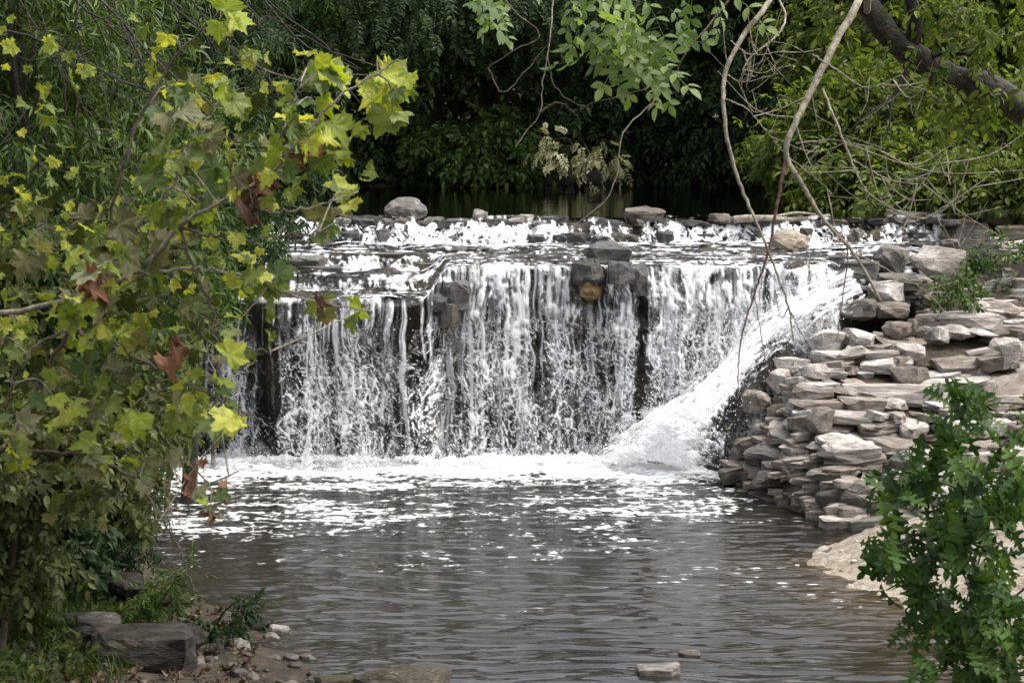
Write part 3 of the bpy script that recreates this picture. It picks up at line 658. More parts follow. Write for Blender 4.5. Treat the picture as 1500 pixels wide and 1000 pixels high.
boulder('rock', 'low pale rock at the end of the driftwood on the crest', 1055, 326, 26.9, 36, 13, M_slab, 'block', 6)
boulder('rock', 'thin low grey rock in the shallow water on the crest', 812, 325, 26.9, 40, 10, M_bould, 'slab', 7)
boulder('boulder', 'dark wet block standing on the ledge above the main drop', 890, 391, 25.32, 78, 36, M_dark, 'block', 8, zsink=.2)
boulder('rock', 'dark angular rock perched on the lip of the fall', 862, 414, 24.92, 50, 36, M_dark, 'block', 9)
boulder('rock', 'ochre wet rock wedged under the dark lip rock', 864, 438, 24.9, 38, 26, M_ochre, 'block', 10)
boulder('rock', 'grey slab tilted on the lip beside the dark block', 911, 414, 24.92, 42, 32, M_dark, 'slab', 11)
boulder('rock', 'tall dark rock standing in the lip with a dry streak below', 941, 430, 24.95, 27, 46, M_dark, 'block', 12)
boulder('rock', 'low brown slab lying in white water on the upper ledge', 686, 375, 26.25, 58, 15, M_slabwet, 'slab', 13)
boulder('boulder', 'two-toned grey and rusty boulder at the right of the upper ledge', 1158, 373, 26.2, 60, 36, M_ochre, 'block', 14)
boulder('rock', 'dark pointed rock below the rusty boulder', 1168, 404, 25.1, 40, 26, M_bould, 'block', 15)
boulder('boulder', 'big tan block at the top of the stone terrace by the water', 1378, 412, 26.2, 92, 52, M_slab, 'block', 16)
boulder('rock', 'dark cracked slab stack at the chute head', 1308, 398, 26.0, 56, 40, M_slabwet, 'block', 17)
boulder('rock', 'low tan slab jutting under the terrace top block', 1320, 425, 25.7, 70, 26, M_slabwet, 'slab', 18)
boulder('boulder', 'brown bedded boulder on the far right bank crest', 1470, 345, 28.2, 95, 36, M_slab, 'slab', 19)
boulder('rock', 'pink-grey rock in the shallows right of the weir', 1420, 342, 27.6, 44, 22, M_slab, 'block', 20)
# near-left shore
boulder('boulder', 'large dark slab-like rock at the near waterline', 205, 990, 15.2, 170, 66, M_shore, 'slab', 31, .7)
boulder('rock', 'dark angled rock leaning behind the large shore slab', 262, 958, 15.7, 80, 44, M_shore, 'block', 32)
boulder('rock', 'round dark stone at the tip of the shore', 312, 974, 15.6, 34, 32, M_shore, 'round', 33)
boulder('rock', 'blocky brown stone stacked at the shore point', 370, 928, 16.6, 62, 26, M_shore, 'block', 34)
boulder('rock', 'pale flat stone half in water off the shore point', 408, 930, 16.5, 34, 14, M_slab, 'slab', 35)
boulder('rock', 'flat dark rock ledge under the bank herbs', 120, 945, 15.6, 120, 40, M_shore, 'slab', 36)
boulder('rock', 'reddish brown rock in the dark bank hollow', 118, 820, 17.5, 60, 62, M_shore, 'block', 37)
boulder('rock', 'leaning grey bank rock among dead leaves', 180, 880, 16.8, 60, 40, M_shore, 'block', 38)
boulder('rock', 'small pale stone lying on the gravel by the shore slab', 82, 990, 15.2, 34, 20, M_shore, 'round', 39)
boulder('rock', 'small grey cobble between the shore point stones', 352, 960, 15.9, 30, 26, M_slab, 'round', 40)
boulder('boulder', 'moss covered rock breaking the water at the near edge', 590, 1012, 14.9, 150, 40, M_mossy, 'block', 41, .5, z=-.05)
boulder('rock', 'low mossy spur trailing from the moss covered rock', 500, 1008, 14.95, 90, 20, M_mossy, 'slab', 42, .5, z=-.05)
boulder('rock', 'pale wedge rock poking out of the near water', 965, 1000, 15.2, 66, 24, M_slab, 'slab', 43, .5, z=-.04, tilt=.1)
boulder('rock', 'tiny flat stone just breaking the water surface', 1010, 965, 15.8, 34, 10, M_slab, 'slab', 44, z=-.02)
for i, (px, py, d, w_, h_, lb) in enumerate(((1350, 745, 21.4, 120, 60, 'undercut tan boulder below the terrace behind the oak leaves'), (1460, 700, 21.8, 110, 40, 'broad pale slab on the sandy bank behind the oak'), (1230, 778, 20.9, 60, 20, 'flat grey slab at the foot of the terrace wall'))):
    boulder('boulder', lb, px, py, d, w_, h_, M_slab, 'slab', 50+i)
# driftwood on the crest
tb2 = Tubes(); pth = smooth_path([P(1075, 322, 26.95), P(1120, 319, 26.9), P(1160, 322, 27.0), P(1215, 316, 27.1)], 14)
tb2.add(pth, .05, .022, 8, .25)
tb2.add(smooth_path([P(1130, 319, 26.92), P(1165, 312, 27.0), P(1195, 314, 27.05)], 8), .022, .01, 6, .2)
tag(tb2.build('driftwood', B_drift), 'bleached driftwood limb lying along the weir crest', 'driftwood')

# ------------------------------------------------------------------ leaf templates
def strip_leaf(half, fold=.18, bend=.25, curl=0.):
    """leaf along +Y, normal +Z; half = [(x, y)] outline of one side"""
    half = np.array(half, float); n = len(half)
    mid = np.stack([np.zeros(n), half[:, 1]], -1)
    V = []; 
    for sx_ in (None, 1, -1):
        q = mid if sx_ is None else half*np.array([sx_, 1])
        z_ = fold*np.abs(q[:, 0])-bend*q[:, 1]**2+curl*q[:, 0]**2
        V.append(np.column_stack([q, z_]))
    V = np.concatenate(V); F = []
    for i in range(n-1):
        F += [(i, n+i, n+i+1), (i, n+i+1, i+1), (i, 2*n+i+1, 2*n+i), (i, i+1, 2*n+i+1)]
    return V, np.array(F)
ELL = [(.0, 0), (.17, .2), (.24, .45), (.17, .75), (0, 1)]
def palm_leaf(seed, cup=.2, droop=.3, crum=0.):
    r = np.random.default_rng(seed)
    half = [(0, 1.0), (6, .86), (11, .84), (15, .78), (25, .64), (33, .70), (38, .74), (44, .80), (50, .93), (56, .80), (63, .78), (70, .68), (80, .56), (90, .62), (98, .68), (106, .74), (114, .62), (130, .48), (155, .27), (172, .14)]
    pts = [(a, q) for a, q in half]+[(-a, q) for a, q in half[:0:-1]]
    V = [(0, .14, 0)]; n = len(pts)
    for fr in (.5, 1.0):
        for a, q in pts:
            q2 = q*(1+r.normal(0, .04)); th = math.radians(a)
            x_, y_ = math.sin(th)*q2*fr, .14+math.cos(th)*q2*fr*.86
            vein = min(abs(abs(a)-v_) for v_ in (0, 50, 106))/25
            rr = math.hypot(x_, y_)
            z_ = .075*vein*fr+cup*x_*x_*(1 if crum == 0 else r.uniform(.2, 2.6))-droop*y_*y_+r.normal(0, .015+crum)*fr
            V.append((x_, y_, z_))
    F = []
    for i in range(n):
        j = (i+1) % n; F.append((0, 1+j, 1+i)); F.append((1+i, 1+j, 1+n+j)); F.append((1+i, 1+n+j, 1+n+i))
    V = np.array(V); V[:, :2] -= 0
    # petiole
    b = len(V); V = np.vstack([V, [(.012, .14, .0), (-.012, .14, 0), (.009, -.38, .06), (-.009, -.38, .06)]])
    F += [(b, b+1, b+2), (b+1, b+3, b+2)]
    return V, np.array(F)
OAKH = [(.012, -.22), (.012, 0), (.05, .06), (.17, .10), (.20, .15), (.06, .22), (.08, .27), (.30, .36), (.36, .46), (.22, .44), (.08, .48), (.09, .55), (.28, .66), (.31, .75), (.19, .71), (.08, .74), (.12, .84), (.10, .92), (0, 1)]
def pinnate(npair=5, L=1., w_=.10, ln=.36, droop=.35, seed=0, fine=False):
    r = np.random.default_rng(seed); V = []; F = []
    def leaflet(o, d, l, wd):
        d = d/np.linalg.norm(d); sd = np.cross(d, (0, 0, 1.)); sd /= np.linalg.norm(sd); up = np.cross(sd, d)
        b = len(V)
        if fine:
            for f_, k_, z_ in ((0, 0, 0), (.22, .72, .02), (.48, 1., .0), (.75, .66, -.04), (1., 0, -.12)):
                V.extend([o+d*l*f_+up*l*z_, o+d*l*f_+sd*wd*k_+up*(wd*.3*k_+l*z_), o+d*l*f_-sd*wd*k_+up*(wd*.3*k_+l*z_)])
            for q in range(4):
                a_ = b+3*q; F.extend([(a_, a_+1, a_+4), (a_, a_+4, a_+3), (a_, a_+5, a_+2), (a_, a_+3, a_+5)])
            return
        V.extend([o, o+d*l*.45+sd*wd+up*wd*.35, o+d*l-up*l*.12, o+d*l*.45-sd*wd+up*wd*.35, o+d*l*.5-up*.0*wd])
        F.extend([(b, b+1, b+4), (b+1, b+2, b+4), (b, b+4, b+3), (b+4, b+2, b+3)])
    def rach(t_): return np.array([0, t_*L*(1-.12*droop), -droop*t_*t_*L])
    for i in range(npair):
        t_ = .25+.65*i/max(npair-1, 1)
        for s_ in (1, -1):
            leaflet(rach(t_), np.array([s_*.9, .55+r.normal(0, .15), -.25+r.normal(0, .15)]), ln*L*(1-.25*abs(t_-.6))*r.uniform(.85, 1.1), w_*L)
    leaflet(rach(.95), np.array([0, 1, -.5]), ln*L*1.1, w_*L*1.1)
    b = len(V)
    for t_ in (0, .5, .98): V.extend([rach(t_)+np.array([.006*L, 0, 0]), rach(t_)-np.array([.006*L, 0, 0])])
    F.extend([(b, b+1, b+2), (b+1, b+3, b+2), (b+2, b+3, b+4), (b+3, b+5, b+4)])
    return np.array(V), np.array(F)
def sprig(nl=7, seed=0, half=ELL, size=.42, droop=.3):
    r = np.random.default_rng(seed); Vs = []; Fs = []; n = 0
    lv, lf = strip_leaf(half, .25, .3)
    for i in range(nl):
        t_ = (i+.6)/nl; a = (i*2.4)+r.normal(0, .3)
        o = np.array([0, t_*.8, -droop*t_*t_*.8])
        d = np.array([math.cos(a)*.9, .55, math.sin(a)*.5-.25]) if i < nl-1 else np.array([0, 1, -.3])
        R = frames(d[None], np.array([[r.normal(0, .3), r.normal(0, .3), 1.]]))[0]
        Vs.append(o+(lv*size*r.uniform(.75, 1.1))@R.T); Fs.append(lf+n); n += len(lv)
    return np.concatenate(Vs), np.concatenate(Fs)
def frames(dirs, ups):
    d = dirs/(np.linalg.norm(dirs, axis=1)[:, None]+1e-9)
    x_ = np.cross(d, ups); x_ /= np.linalg.norm(x_, axis=1)[:, None]+1e-9
    z_ = np.cross(x_, d)
    return np.stack([x_, d, z_], -1)
def scatter_mesh(name, temps, pos, dirs, ups, scale):
    R = frames(dirs, ups); pick = rng.integers(0, len(temps), len(pos)); Vs = []; Fs = []; n = 0
    for k_, (tv_, tf_) in enumerate(temps):
        i = np.where(pick == k_)[0]
        if not len(i): continue
        V = np.einsum('mij,nj->mni', R[i]*scale[i][:, None, None], tv_)+pos[i][:, None]
        Fs.append((tf_[None]+(np.arange(len(i))*len(tv_))[:, None, None]).reshape(-1, 3)+n); Vs.append(V.reshape(-1, 3)); n += V.shape[0]*V.shape[1]
    return mesh_np(name, np.concatenate(Vs), np.concatenate(Fs), False)
T_pin = [pinnate(5, seed=i, droop=.25+.2*i) for i in range(3)]
T_spr = [sprig(7, i) for i in range(3)]
T_lan = [sprig(9, 10+i, [(0, 0), (.08, .25), (.10, .5), (.06, .8), (0, 1)], .5, .35) for i in range(3)]
LANC = [(0, 0), (.09, .25), (.11, .5), (.06, .8), (0, 1)]

def clump_points(ells, nclump, per, cr, r, shell=.75):
    """leaf spray positions grouped in clumps near the shells of ellipsoids -> pos, outward"""
    P_, O_ = [], []
    vol = np.array([e[1][0]*e[1][2] for e in ells]); vol = vol/vol.sum()
    for e, f in zip(ells, vol):
        c, rad = np.array(e[0]), np.array(e[1]); nc = max(3, int(nclump*f))
        v = r.normal(size=(nc, 3)); v /= np.linalg.norm(v, axis=1)[:, None]
        v *= (shell+(1-shell)*r.random(nc)[:, None]*1.2)*(1+.18*r.normal(size=(nc, 1)))
        cc = c+v*rad
        for a_, b_ in zip(cc, v):
            m = int(per*r.uniform(.5, 1.5)); off = r.normal(size=(m, 3))*cr*np.array([1, 1, .6])*r.uniform(.7, 1.4)
            P_.append(a_+off); O_.append(b_*rad/np.linalg.norm(rad)+off*.8)
    return np.concatenate(P_), np.concatenate(O_)
def foliage(name, parent, mat, ells, nclump, per, cr, temps, size, seed, droop=.5, zmin=None, shell=.75):
    r = np.random.default_rng(seed); p_, o_ = clump_points(ells, nclump, per, cr, r, shell)
    if zmin is not None:
        kz = p_[:, 2] > zmin+.15*r.normal(size=len(p_)); p_, o_ = p_[kz], o_[kz]
    d = o_/(np.linalg.norm(o_, axis=1)[:, None]+1e-6)*.7+r.normal(size=o_.shape)*.5; d[:, 2] -= droop
    u = r.normal(size=o_.shape)*.35+np.array([0, -.15, 1.])
    return link(name, scatter_mesh(name, temps, p_, d, u, size*r.uniform(.65, 1.25, len(p_))), mat, parent)
def make_tree(name, label, cat, base, trunk_pts, r0, r1, ells, bark, lmat, nclump, per, cr, temps, size, seed, group=None, droop=.5, zmin=None, shell=.75):
    t_ = thing(name, label, cat, base, group); tb_ = Tubes(); tp = smooth_path(trunk_pts, 14)
    tb_.add(tp, r0, r1, 9, .15); tb_.build('trunk', bark, t_)
    r = np.random.default_rng(seed+1)
    for c, rad in ells:
        lb = Tubes(); a_ = tp[r.integers(6, 14)]; mid = (a_+np.array(c))/2+r.normal(0, .1*np.linalg.norm(a_-np.array(c)), 3)
        lp = smooth_path([a_, mid, c], 10); lb.add(lp, r1*.9, .3*r1, 6)
        for q in range(6):
            v = r.normal(size=3); v /= np.linalg.norm(v); e_ = np.array(c)+v*np.array(rad)*.85; st_ = lp[r.integers(5, 10)]
            lb.add(smooth_path([st_, (st_+e_)/2+r.normal(0, .08, 3)*np.mean(rad), e_], 8), r1*.28, r1*.08, 5)
        lb.build('limb', bark, t_)
    foliage('crown', t_, lmat, ells, nclump, per, cr, temps, size, seed+2, droop, zmin, shell)
    return t_

# ------------------------------------------------------------------ far bank forest
r = np.random.default_rng(21)
far = [(-11.5, 43.5, 'broad dark tree at the left end of the far bank'), (-7.6, 42.6, 'leafy tree overhanging the left of the upper pool'), (-4.0, 43.2, 'light green topped tree behind the yellow sycamore sprays'),
       (-.6, 42.6, 'dark tree with drooping compound leaves behind the crest boulder'), (2.6, 43.4, 'dark tree in the centre of the far bank above the pale sprig'), (5.8, 42.8, 'deep shaded tree behind the hanging bare vines'), (9.2, 43.3, 'dark tree at the right end of the far bank')]
for i, (x_, y_, lb) in enumerate(far):
    g = gz(x_, y_); top = g+r.uniform(6.2, 6.8)
    ells = [((x_+r.uniform(-1, 1), y_-2.2, g+3.0), (2.2, 1.8, .9)), ((x_-1.3, y_-3.0, g+3.3), (1.7, 1.6, .9)), ((x_+1.2, y_-1.6, g+2.7), (1.6, 1.3, .8)), ((x_, y_+.3, g+4.7), (2.9, 2.0, 1.6)), ((x_+r.uniform(-1, 1), y_+.5, g+5.8), (2.0, 1.6, .9))]
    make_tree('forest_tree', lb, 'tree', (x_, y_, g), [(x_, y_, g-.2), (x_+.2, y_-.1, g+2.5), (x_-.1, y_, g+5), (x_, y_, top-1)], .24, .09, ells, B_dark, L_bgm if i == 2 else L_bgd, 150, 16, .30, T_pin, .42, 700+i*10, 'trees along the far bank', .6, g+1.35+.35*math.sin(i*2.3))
for i, (x_, y_) in enumerate(((-13, 50), (-8.5, 51), (-4, 50), (0.5, 51.5), (5, 50), (9.5, 51), (14, 50))):
    g = gz(x_, y_); ells = [((x_, y_, g+1.8), (3.0, 1.5, 1.9)), ((x_, y_, g+3.9), (3.2, 1.8, 1.6)), ((x_, y_, g+5.2), (2.8, 1.8, 1.4))]
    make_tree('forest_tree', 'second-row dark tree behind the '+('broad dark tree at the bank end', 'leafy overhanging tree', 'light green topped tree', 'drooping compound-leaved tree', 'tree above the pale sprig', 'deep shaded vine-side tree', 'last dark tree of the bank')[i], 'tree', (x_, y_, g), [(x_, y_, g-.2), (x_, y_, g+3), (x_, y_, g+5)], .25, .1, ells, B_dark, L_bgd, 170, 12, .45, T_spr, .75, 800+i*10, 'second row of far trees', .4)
# shrubs leaning over the far waterline
for i, (px, py, d, rx_, rz_, mat, lb) in enumerate(((700, 215, 40.2, 1.0, .55, L_bgm, 'round grey-green shrub on the far bank left of the pale sprig'), (560, 200, 41.0, 1.2, .7, L_bgd, 'dark bush on the far bank above the large crest boulder'), (1010, 225, 41, 1.3, .6, L_bgd, 'deep dark bush at the far waterline under the vines'), (430, 210, 40.5, 1.2, .8, L_bgd, 'dark bush on the far bank behind the dead leaf cluster'), (850, 170, 40.8, 1.4, .6, L_bgd, 'dark drooping bush above the pale sprig'))):
    c = P(px, py, d); g = gz(c[0], 41.6)
    make_tree('shrub', lb, 'shrub', (c[0], 41.8, g), [(c[0], 41.8, g-.15), (c[0]+.1, 41.4, g+.4), (c[0], d, c[2])], .06, .03, [(tuple(c), (rx_, .8, rz_)), ((c[0]+.5*rx_, d+.3, c[2]-.25), (rx_*.7, .6, rz_*.7))], B_dark, mat, 60, 16, .2, T_spr, .34, 900+i*10, None, .5, 2.78)
c = P(840, 215, 38.5)
make_tree('sapling', 'pale tan-leaved sprig overhanging the upper pool', 'sapling', (1.2, 41.4, gz(1.2, 41.4)), [(1.2, 41.4, gz(1.2, 41.4)-.1), (1.25, 40.6, 3.6), (c[0], 39.2, c[2]+.15)], .05, .025, [(tuple(c), (.62, .5, .24)), ((c[0]+.35, 38.6, c[2]-.25), (.4, .4, .2))], B_brown, L_pale, 22, 5, .12, T_pin, .24, 970, None, .5)

# trees and shrubs behind the right bank
right = [((1230, 190, 31.5), (1.1, .9, .7), 'yellow-green bush behind the driftwood'), ((1370, 200, 31.0), (1.2, .9, .8), 'yellow-green bush behind the terrace top block'), ((1480, 220, 30.5), (.9, .9, .9), 'light green bush at the far right above the bedded boulder'), ((1290, 275, 30.0), (.8, .6, .4), 'low green bush hanging to the crest beside the driftwood'), ((1420, 292, 28.5), (.6, .4, .22), 'low bush over the bank just behind the pink-grey rock'), ((1515, 290, 28.4), (.5, .4, .35), 'leafy bush right above the brown bedded boulder'), ((1345, 300, 28.6), (.4, .4, .16), 'small low bush between the driftwood bush and the pink-grey rock')]
for i, (q, rad, lb) in enumerate(right):
    c = P(*q); by = c[1]+.4; g = gz(c[0], by)
    make_tree('shrub', lb, 'shrub', (c[0], by, g), [(c[0], by, g-.1), (c[0]+.1, by-.1, g+.5), tuple(c)], .06, .03, [(tuple(c), rad), ((c[0]-.5, c[1], c[2]-.3), tuple(q2*.7 for q2 in rad)), ((c[0]+.4, c[1]-.2, c[2]+.35), tuple(q2*.6 for q2 in rad))], B_brown, L_bgl, 95, 17, .15, T_spr, .27, 1000+i*10, 'bushes behind the right bank', .3, 2.75)
for i, (q, lb) in enumerate((((1330, 30, 36), 'mid green tree rising behind the right bank bushes'), ((1500, 40, 35), 'green tree at the far right edge behind the leaning trunk'), ((1160, 40, 39), 'shaded tree between the far bank and the right bank'))):
    c = P(*q); g = gz(c[0], c[1])
    ells = [(tuple(c), (1.8, 1.2, 1.2)), ((c[0]+.6, c[1], c[2]+2), (2, 1.5, 1.6)), ((c[0]-.3, c[1]+.4, c[2]-1.2), (1.6, 1, .9))]
    make_tree('bank_tree', lb, 'tree', (c[0], c[1]+.5, g), [(c[0], c[1]+.5, g-.2), (c[0], c[1]+.4, g+2), (c[0], c[1]+.3, c[2]+2)], .16, .06, ells, B_dark, L_bgl if i < 2 else L_bgd, 190, 15, .24, T_spr, .33, 1100+i*10, 'trees behind the right bank', .4, 2.9)
# small shrubs growing on the terrace
for i, (px, py, d, rx_, rz_, lb) in enumerate(((1460, 390, 26.3, .42, .26, 'small dark green shrub at the top of the stone terrace'), (1390, 425, 25.2, .25, .14, 'sparse weedy sprig between the upper terrace slabs'), (1480, 610, 22.6, .22, .2, 'weedy clump on the lower terrace behind the oak'))):
    c = P(px, py, d); g = min(c[2]-.1, float(Uz(np.array(d)))+.05)
    make_tree('shrub', lb, 'shrub', (c[0], d+.05, g), [(c[0], d+.05, g-.1), (c[0], d, g+.1), tuple(c)], .02, .01, [(tuple(c), (rx_, .3, rz_))], B_brown, L_bgm, (26, 10, 10)[i], 9, .08, T_spr, .17, 1200+i*10, None, .2)

# ------------------------------------------------------------------ left bank thicket
lt = [((60, 130, 15.5), (1.0, .7, 1.0), L_will, T_lan, 'tall leafy willow-like tree at the far left', 'willow_tree'), ((190, 230, 17.0), (.75, .6, .9), L_will, T_lan, 'slender-leaved green tree behind the upper sycamore leaves', 'willow_tree'), ((330, 90, 22), (.9, .8, 1.0), L_bgd, T_lan, 'fine-leaved dark tree behind the sycamore tip', 'willow_tree')]
for i, (q, rad, mat, tmp, lb, nm) in enumerate(lt):
    c = P(*q); bx_ = c[0]-.5; by = c[1]+.3; g = gz(bx_, by)
    ells = [(tuple(c), rad), ((c[0]-.4, c[1]+.2, c[2]+1.2), tuple(v*1.1 for v in rad)), ((c[0]+.1, c[1]+.1, c[2]-.95), tuple(v*.9 for v in rad))]
    make_tree(nm, lb, 'tree', (bx_, by, g), [(bx_, by, g-.1), (bx_+.1, by, g+1.2), (bx_+.3, by-.1, c[2]), (c[0]-.3, c[1], c[2]+1.5)], .09, .03, ells, B_dark, mat, 150, 13, .13, tmp, .22, 1300+i*10, 'willow-like trees on the left bank', .5, None, .5)
ls = [((60, 420, 15.5), (.6, .5, .55), L_will, 'dark green bush on the left bank behind the sycamore stem'), ((190, 430, 18.5), (.5, .5, .6), L_oliv, 'olive bush between the sycamore and the weir'), ((120, 570, 16.5), (.55, .5, .55), L_oliv, 'olive and brown bush low on the left bank'), ((222, 600, 20.5), (.33, .35, .40), L_will, 'grey-green bush leaning to the fall foot on the left'), ((40, 690, 14.5), (.55, .4, .5), L_oliv, 'tangled bush at the left edge above the herbs'), ((150, 715, 17.5), (.38, .35, .28), L_oliv, 'brownish bush over the dark bank hollow'), ((335, 350, 24.5), (.5, .5, .5), L_bgm, 'green bush at the left end of the weir crest'), ((180, 790, 17.2), (.25, .2, .2), L_bgd, 'small dark clump beside the dark bank hollow'), ((60, 800, 15.6), (.34, .25, .22), L_bgd, 'dark leafy bush hanging over the bank at the left edge'), ((250, 880, 16.2), (.15, .12, .08), L_bgm, 'low sprigs drooping behind the large shore slab'), ((325, 915, 16.2), (.12, .10, .06), L_bgd, 'dark trailing sprig at the shore point stones'), ((40, 900, 15.0), (.26, .2, .14), L_grass, 'low green bush on the near bank left of the large shore slab'),
      ((270, 480, 21.5), (.25, .3, .42), L_oliv, 'pale olive bush against the left of the falling water')]
for i, (q, rad, mat, lb) in enumerate(ls):
    c = P(*q); bx_ = c[0]-.25; by = c[1]+.15; g = gz(bx_, by)
    make_tree('shrub', lb, 'shrub', (bx_, by, g), [(bx_, by, min(g, c[2])-.15), (bx_+.1, by, (g+c[2])/2), tuple(c)], .03, .014, [(tuple(c), rad), ((c[0]-.2, c[1], c[2]-rad[2]*.8), tuple(v*.8 for v in rad)), ((c[0]+.12, c[1]-.1, c[2]+.2), tuple(v*.6 for v in rad))], B_brown, mat, 110 if rad[0] > .3 else (45 if rad[0] > .18 else 16), 12 if rad[0] > .3 else 8, .09 if rad[0] > .3 else .05, T_lan if i % 2 else T_spr, .17 if rad[0] > .3 else .13, 1500+i*10, 'shrubs on the left bank', .4, None, .6)
# herbs and leaf litter on the left bank
r = np.random.default_rng(77)
def ground_scatter(name, label, mat, n, x0, x1, y0, y1, temps, size, up=.8, flat=False, land=True, cat='undergrowth', lift=0.0, left=True):
    x_ = r.uniform(x0, x1, n*3); y_ = r.uniform(y0, y1, n*3); z_ = G(x_, y_)
    k_ = (z_ > .03) & (fbm(x_*1.5, y_*1.5, 0, 91, 2)+r.normal(0, .15, len(x_)) > -.05)
    x_, y_, z_ = x_[k_][:n], y_[k_][:n], z_[k_][:n]; m = len(x_)
    d = r.normal(size=(m, 3))*.5; d[:, 2] = up if not flat else r.normal(0, .15, m); u = r.normal(size=(m, 3))*.3+np.array([0, -.3, 1.])
    if flat: u = r.normal(size=(m, 3))*.3+np.array([0, 0, 1.])
    o = stuff(link(name, scatter_mesh(name, temps, np.stack([x_, y_, z_+lift+(.012 if flat else 0)], -1), d, u, size*r.uniform(.6, 1.3, m)), mat)); o['label'] = label; o['category'] = cat
    return o
ground_scatter('herbs', 'low leafy green herbs covering the near left bank', L_grass, 800, -4.2, -2.85, 13.6, 17.2, T_spr, .14, 1.0)
ground_scatter('grass', 'short grass blades on the near left bank', L_grass, 1600, -4.2, -2.6, 13.6, 17.5, [strip_leaf([(.012, 0), (.012, .5), (0, 1)], 0, .35)], .2, 1.2)
ground_scatter('leaf_litter', 'brown fallen leaves scattered over the left bank', L_litter, 700, -4.6, -1.8, 13.6, 22, [palm_leaf(5, .5, .1, .05)], .06, flat=True)

PEB = []
for i in range(4):
    m_ = rock_mesh('pebble', 950+i, 'round' if i % 2 else 'block', 0, .02); PEB.append((np.array([v.co for v in m_.vertices])*np.array([1, 1, .6]), np.array([q_.vertices[:] for q_ in m_.polygons]))); bpy.data.meshes.remove(m_)
def gravel(name, label, mat, n, x0, x1, y0, y1, smin, smax, zlo, zhi):
    x_ = r.uniform(x0, x1, n*4); y_ = r.uniform(y0, y1, n*4); z_ = G(x_, y_); k_ = (z_ > zlo) & (z_ < zhi) & (fbm(x_*2, y_*2, 0, 93, 3)+r.normal(0, .2, n*4) > -.05); x_, y_, z_ = x_[k_][:n], y_[k_][:n], z_[k_][:n]; m = len(x_)
    sc_ = smin+(smax-smin)*r.random(m)**3; d = r.normal(size=(m, 3)); d[:, 2] *= .15; u = r.normal(size=(m, 3))*.2+np.array([0, 0, 1.])
    o = stuff(link(name, scatter_mesh(name, PEB, np.stack([x_, y_, z_-.2*sc_], -1), d, u, sc_), mat)); o['label'] = label; o['category'] = 'gravel'
gravel('gravel', 'dark wet gravel and cobbles along the near left waterline', M_gravel, 260, -3.4, -1.0, 13.4, 17.2, .02, .14, -.08, .4)
gravel('gravel', 'pale loose gravel on the sandy spit below the terrace', M_gravelp, 260, 2.4, 5.0, 15, 20.8, .012, .09, -.04, .6)

# ------------------------------------------------------------------ sycamore in front on the left
base = np.array([-3.75, 10.6, 0]); base[2] = gz(base[0], base[1])
syc = thing('sycamore_tree', 'young sycamore with large yellow-green and withered brown leaves reaching over the water', 'tree', base)
tbk = Tubes(); trk = smooth_path([base+np.array([0, 0, -.2]), base+np.array([.05, 0, 1.2]), (-3.5, 10.4, 3.2), (-3.2, 10.1, 5.2)], 20); tbk.add(trk, .11, .06, 10, .1); tbk.build('trunk', B_brown, syc)
SB = [([(-420, 520, 10.3), (-150, 480, 10.0), (60, 450, 9.8), (190, 400, 9.6), (262, 333, 9.5), (330, 290, 9.4), (385, 262, 9.4), (440, 205, 9.35), (500, 140, 9.3), (570, 95, 9.3)], .015, .004, B_pale),
      ([(-420, 760, 10.3), (-150, 720, 10.1), (0, 660, 10.0), (55, 560, 10), (105, 480, 9.9), (150, 380, 9.9), (180, 240, 9.8), (240, 110, 9.8), (320, 20, 9.7)], .016, .005, B_brown),
      ([(190, 400, 9.6), (300, 395, 9.5), (380, 415, 9.4), (450, 440, 9.35), (545, 455, 9.3)], .008, .003, B_pale),
      ([(105, 480, 9.9), (190, 520, 9.7), (270, 560, 9.6), (330, 590, 9.5), (385, 615, 9.5)], .010, .003, B_brown),
      ([(0, 660, 10), (110, 665, 9.9), (200, 700, 9.8), (270, 720, 9.8), (350, 690, 9.7)], .010, .003, B_brown),
      ([(330, 290, 9.4), (400, 310, 9.4), (470, 300, 9.3), (525, 280, 9.3)], .007, .003, B_pale),
      ([(262, 333, 9.5), (340, 350, 9.4), (420, 345, 9.4), (480, 340, 9.4)], .007, .003, B_brown),
      ([(200, 700, 9.8), (250, 780, 9.7), (280, 850, 9.7), (300, 900, 9.7)], .006, .002, B_brown),
      ([(150, 380, 9.9), (230, 300, 9.7), (290, 200, 9.6), (330, 130, 9.6)], .010, .004, B_pale),
      ([(105, 480, 9.9), (40, 520, 9.7), (10, 620, 9.7), (60, 740, 9.7)], .008, .003, B_brown),
      ([(262, 333, 9.5), (300, 430, 9.5), (340, 500, 9.5), (395, 515, 9.5)], .008, .003, B_brown),
      ([(385, 262, 9.4), (420, 180, 9.4), (440, 120, 9.4)], .006, .003, B_pale)]
bpts = []
for pts, r0, r1, mt in SB:
    pth = smooth_path([P(*q) for q in pts], 40); tb_ = Tubes(); pth[1:-1] += rng.normal(0, .006, (38, 3)); tb_.add(pth, r0, r1, 7); tb_.build('branch', mt, syc); bpts.append(pth)
bpts = np.concatenate(bpts)
def leafset(n, s0, cup, droop, crum, mats):
    out = {}
    base_ = [mesh_np('leaf', *palm_leaf(s0+i, cup+.1*i, droop*(.5+.4*i), crum), True) for i in range(n)]
    for mname, mt in mats.items():
        out[mname] = []
        for b_ in base_:
            c_ = b_.copy(); c_.materials.append(mt); out[mname].append(c_)
    return out
LS = leafset(6, 10, -.1, .3, .012, {'Y': L_sycY, 'G': L_sycG, 'O': L_sycO})
LS.update(leafset(4, 40, 1.2, .7, .06, {'B': L_brown}))
r = np.random.default_rng(99)
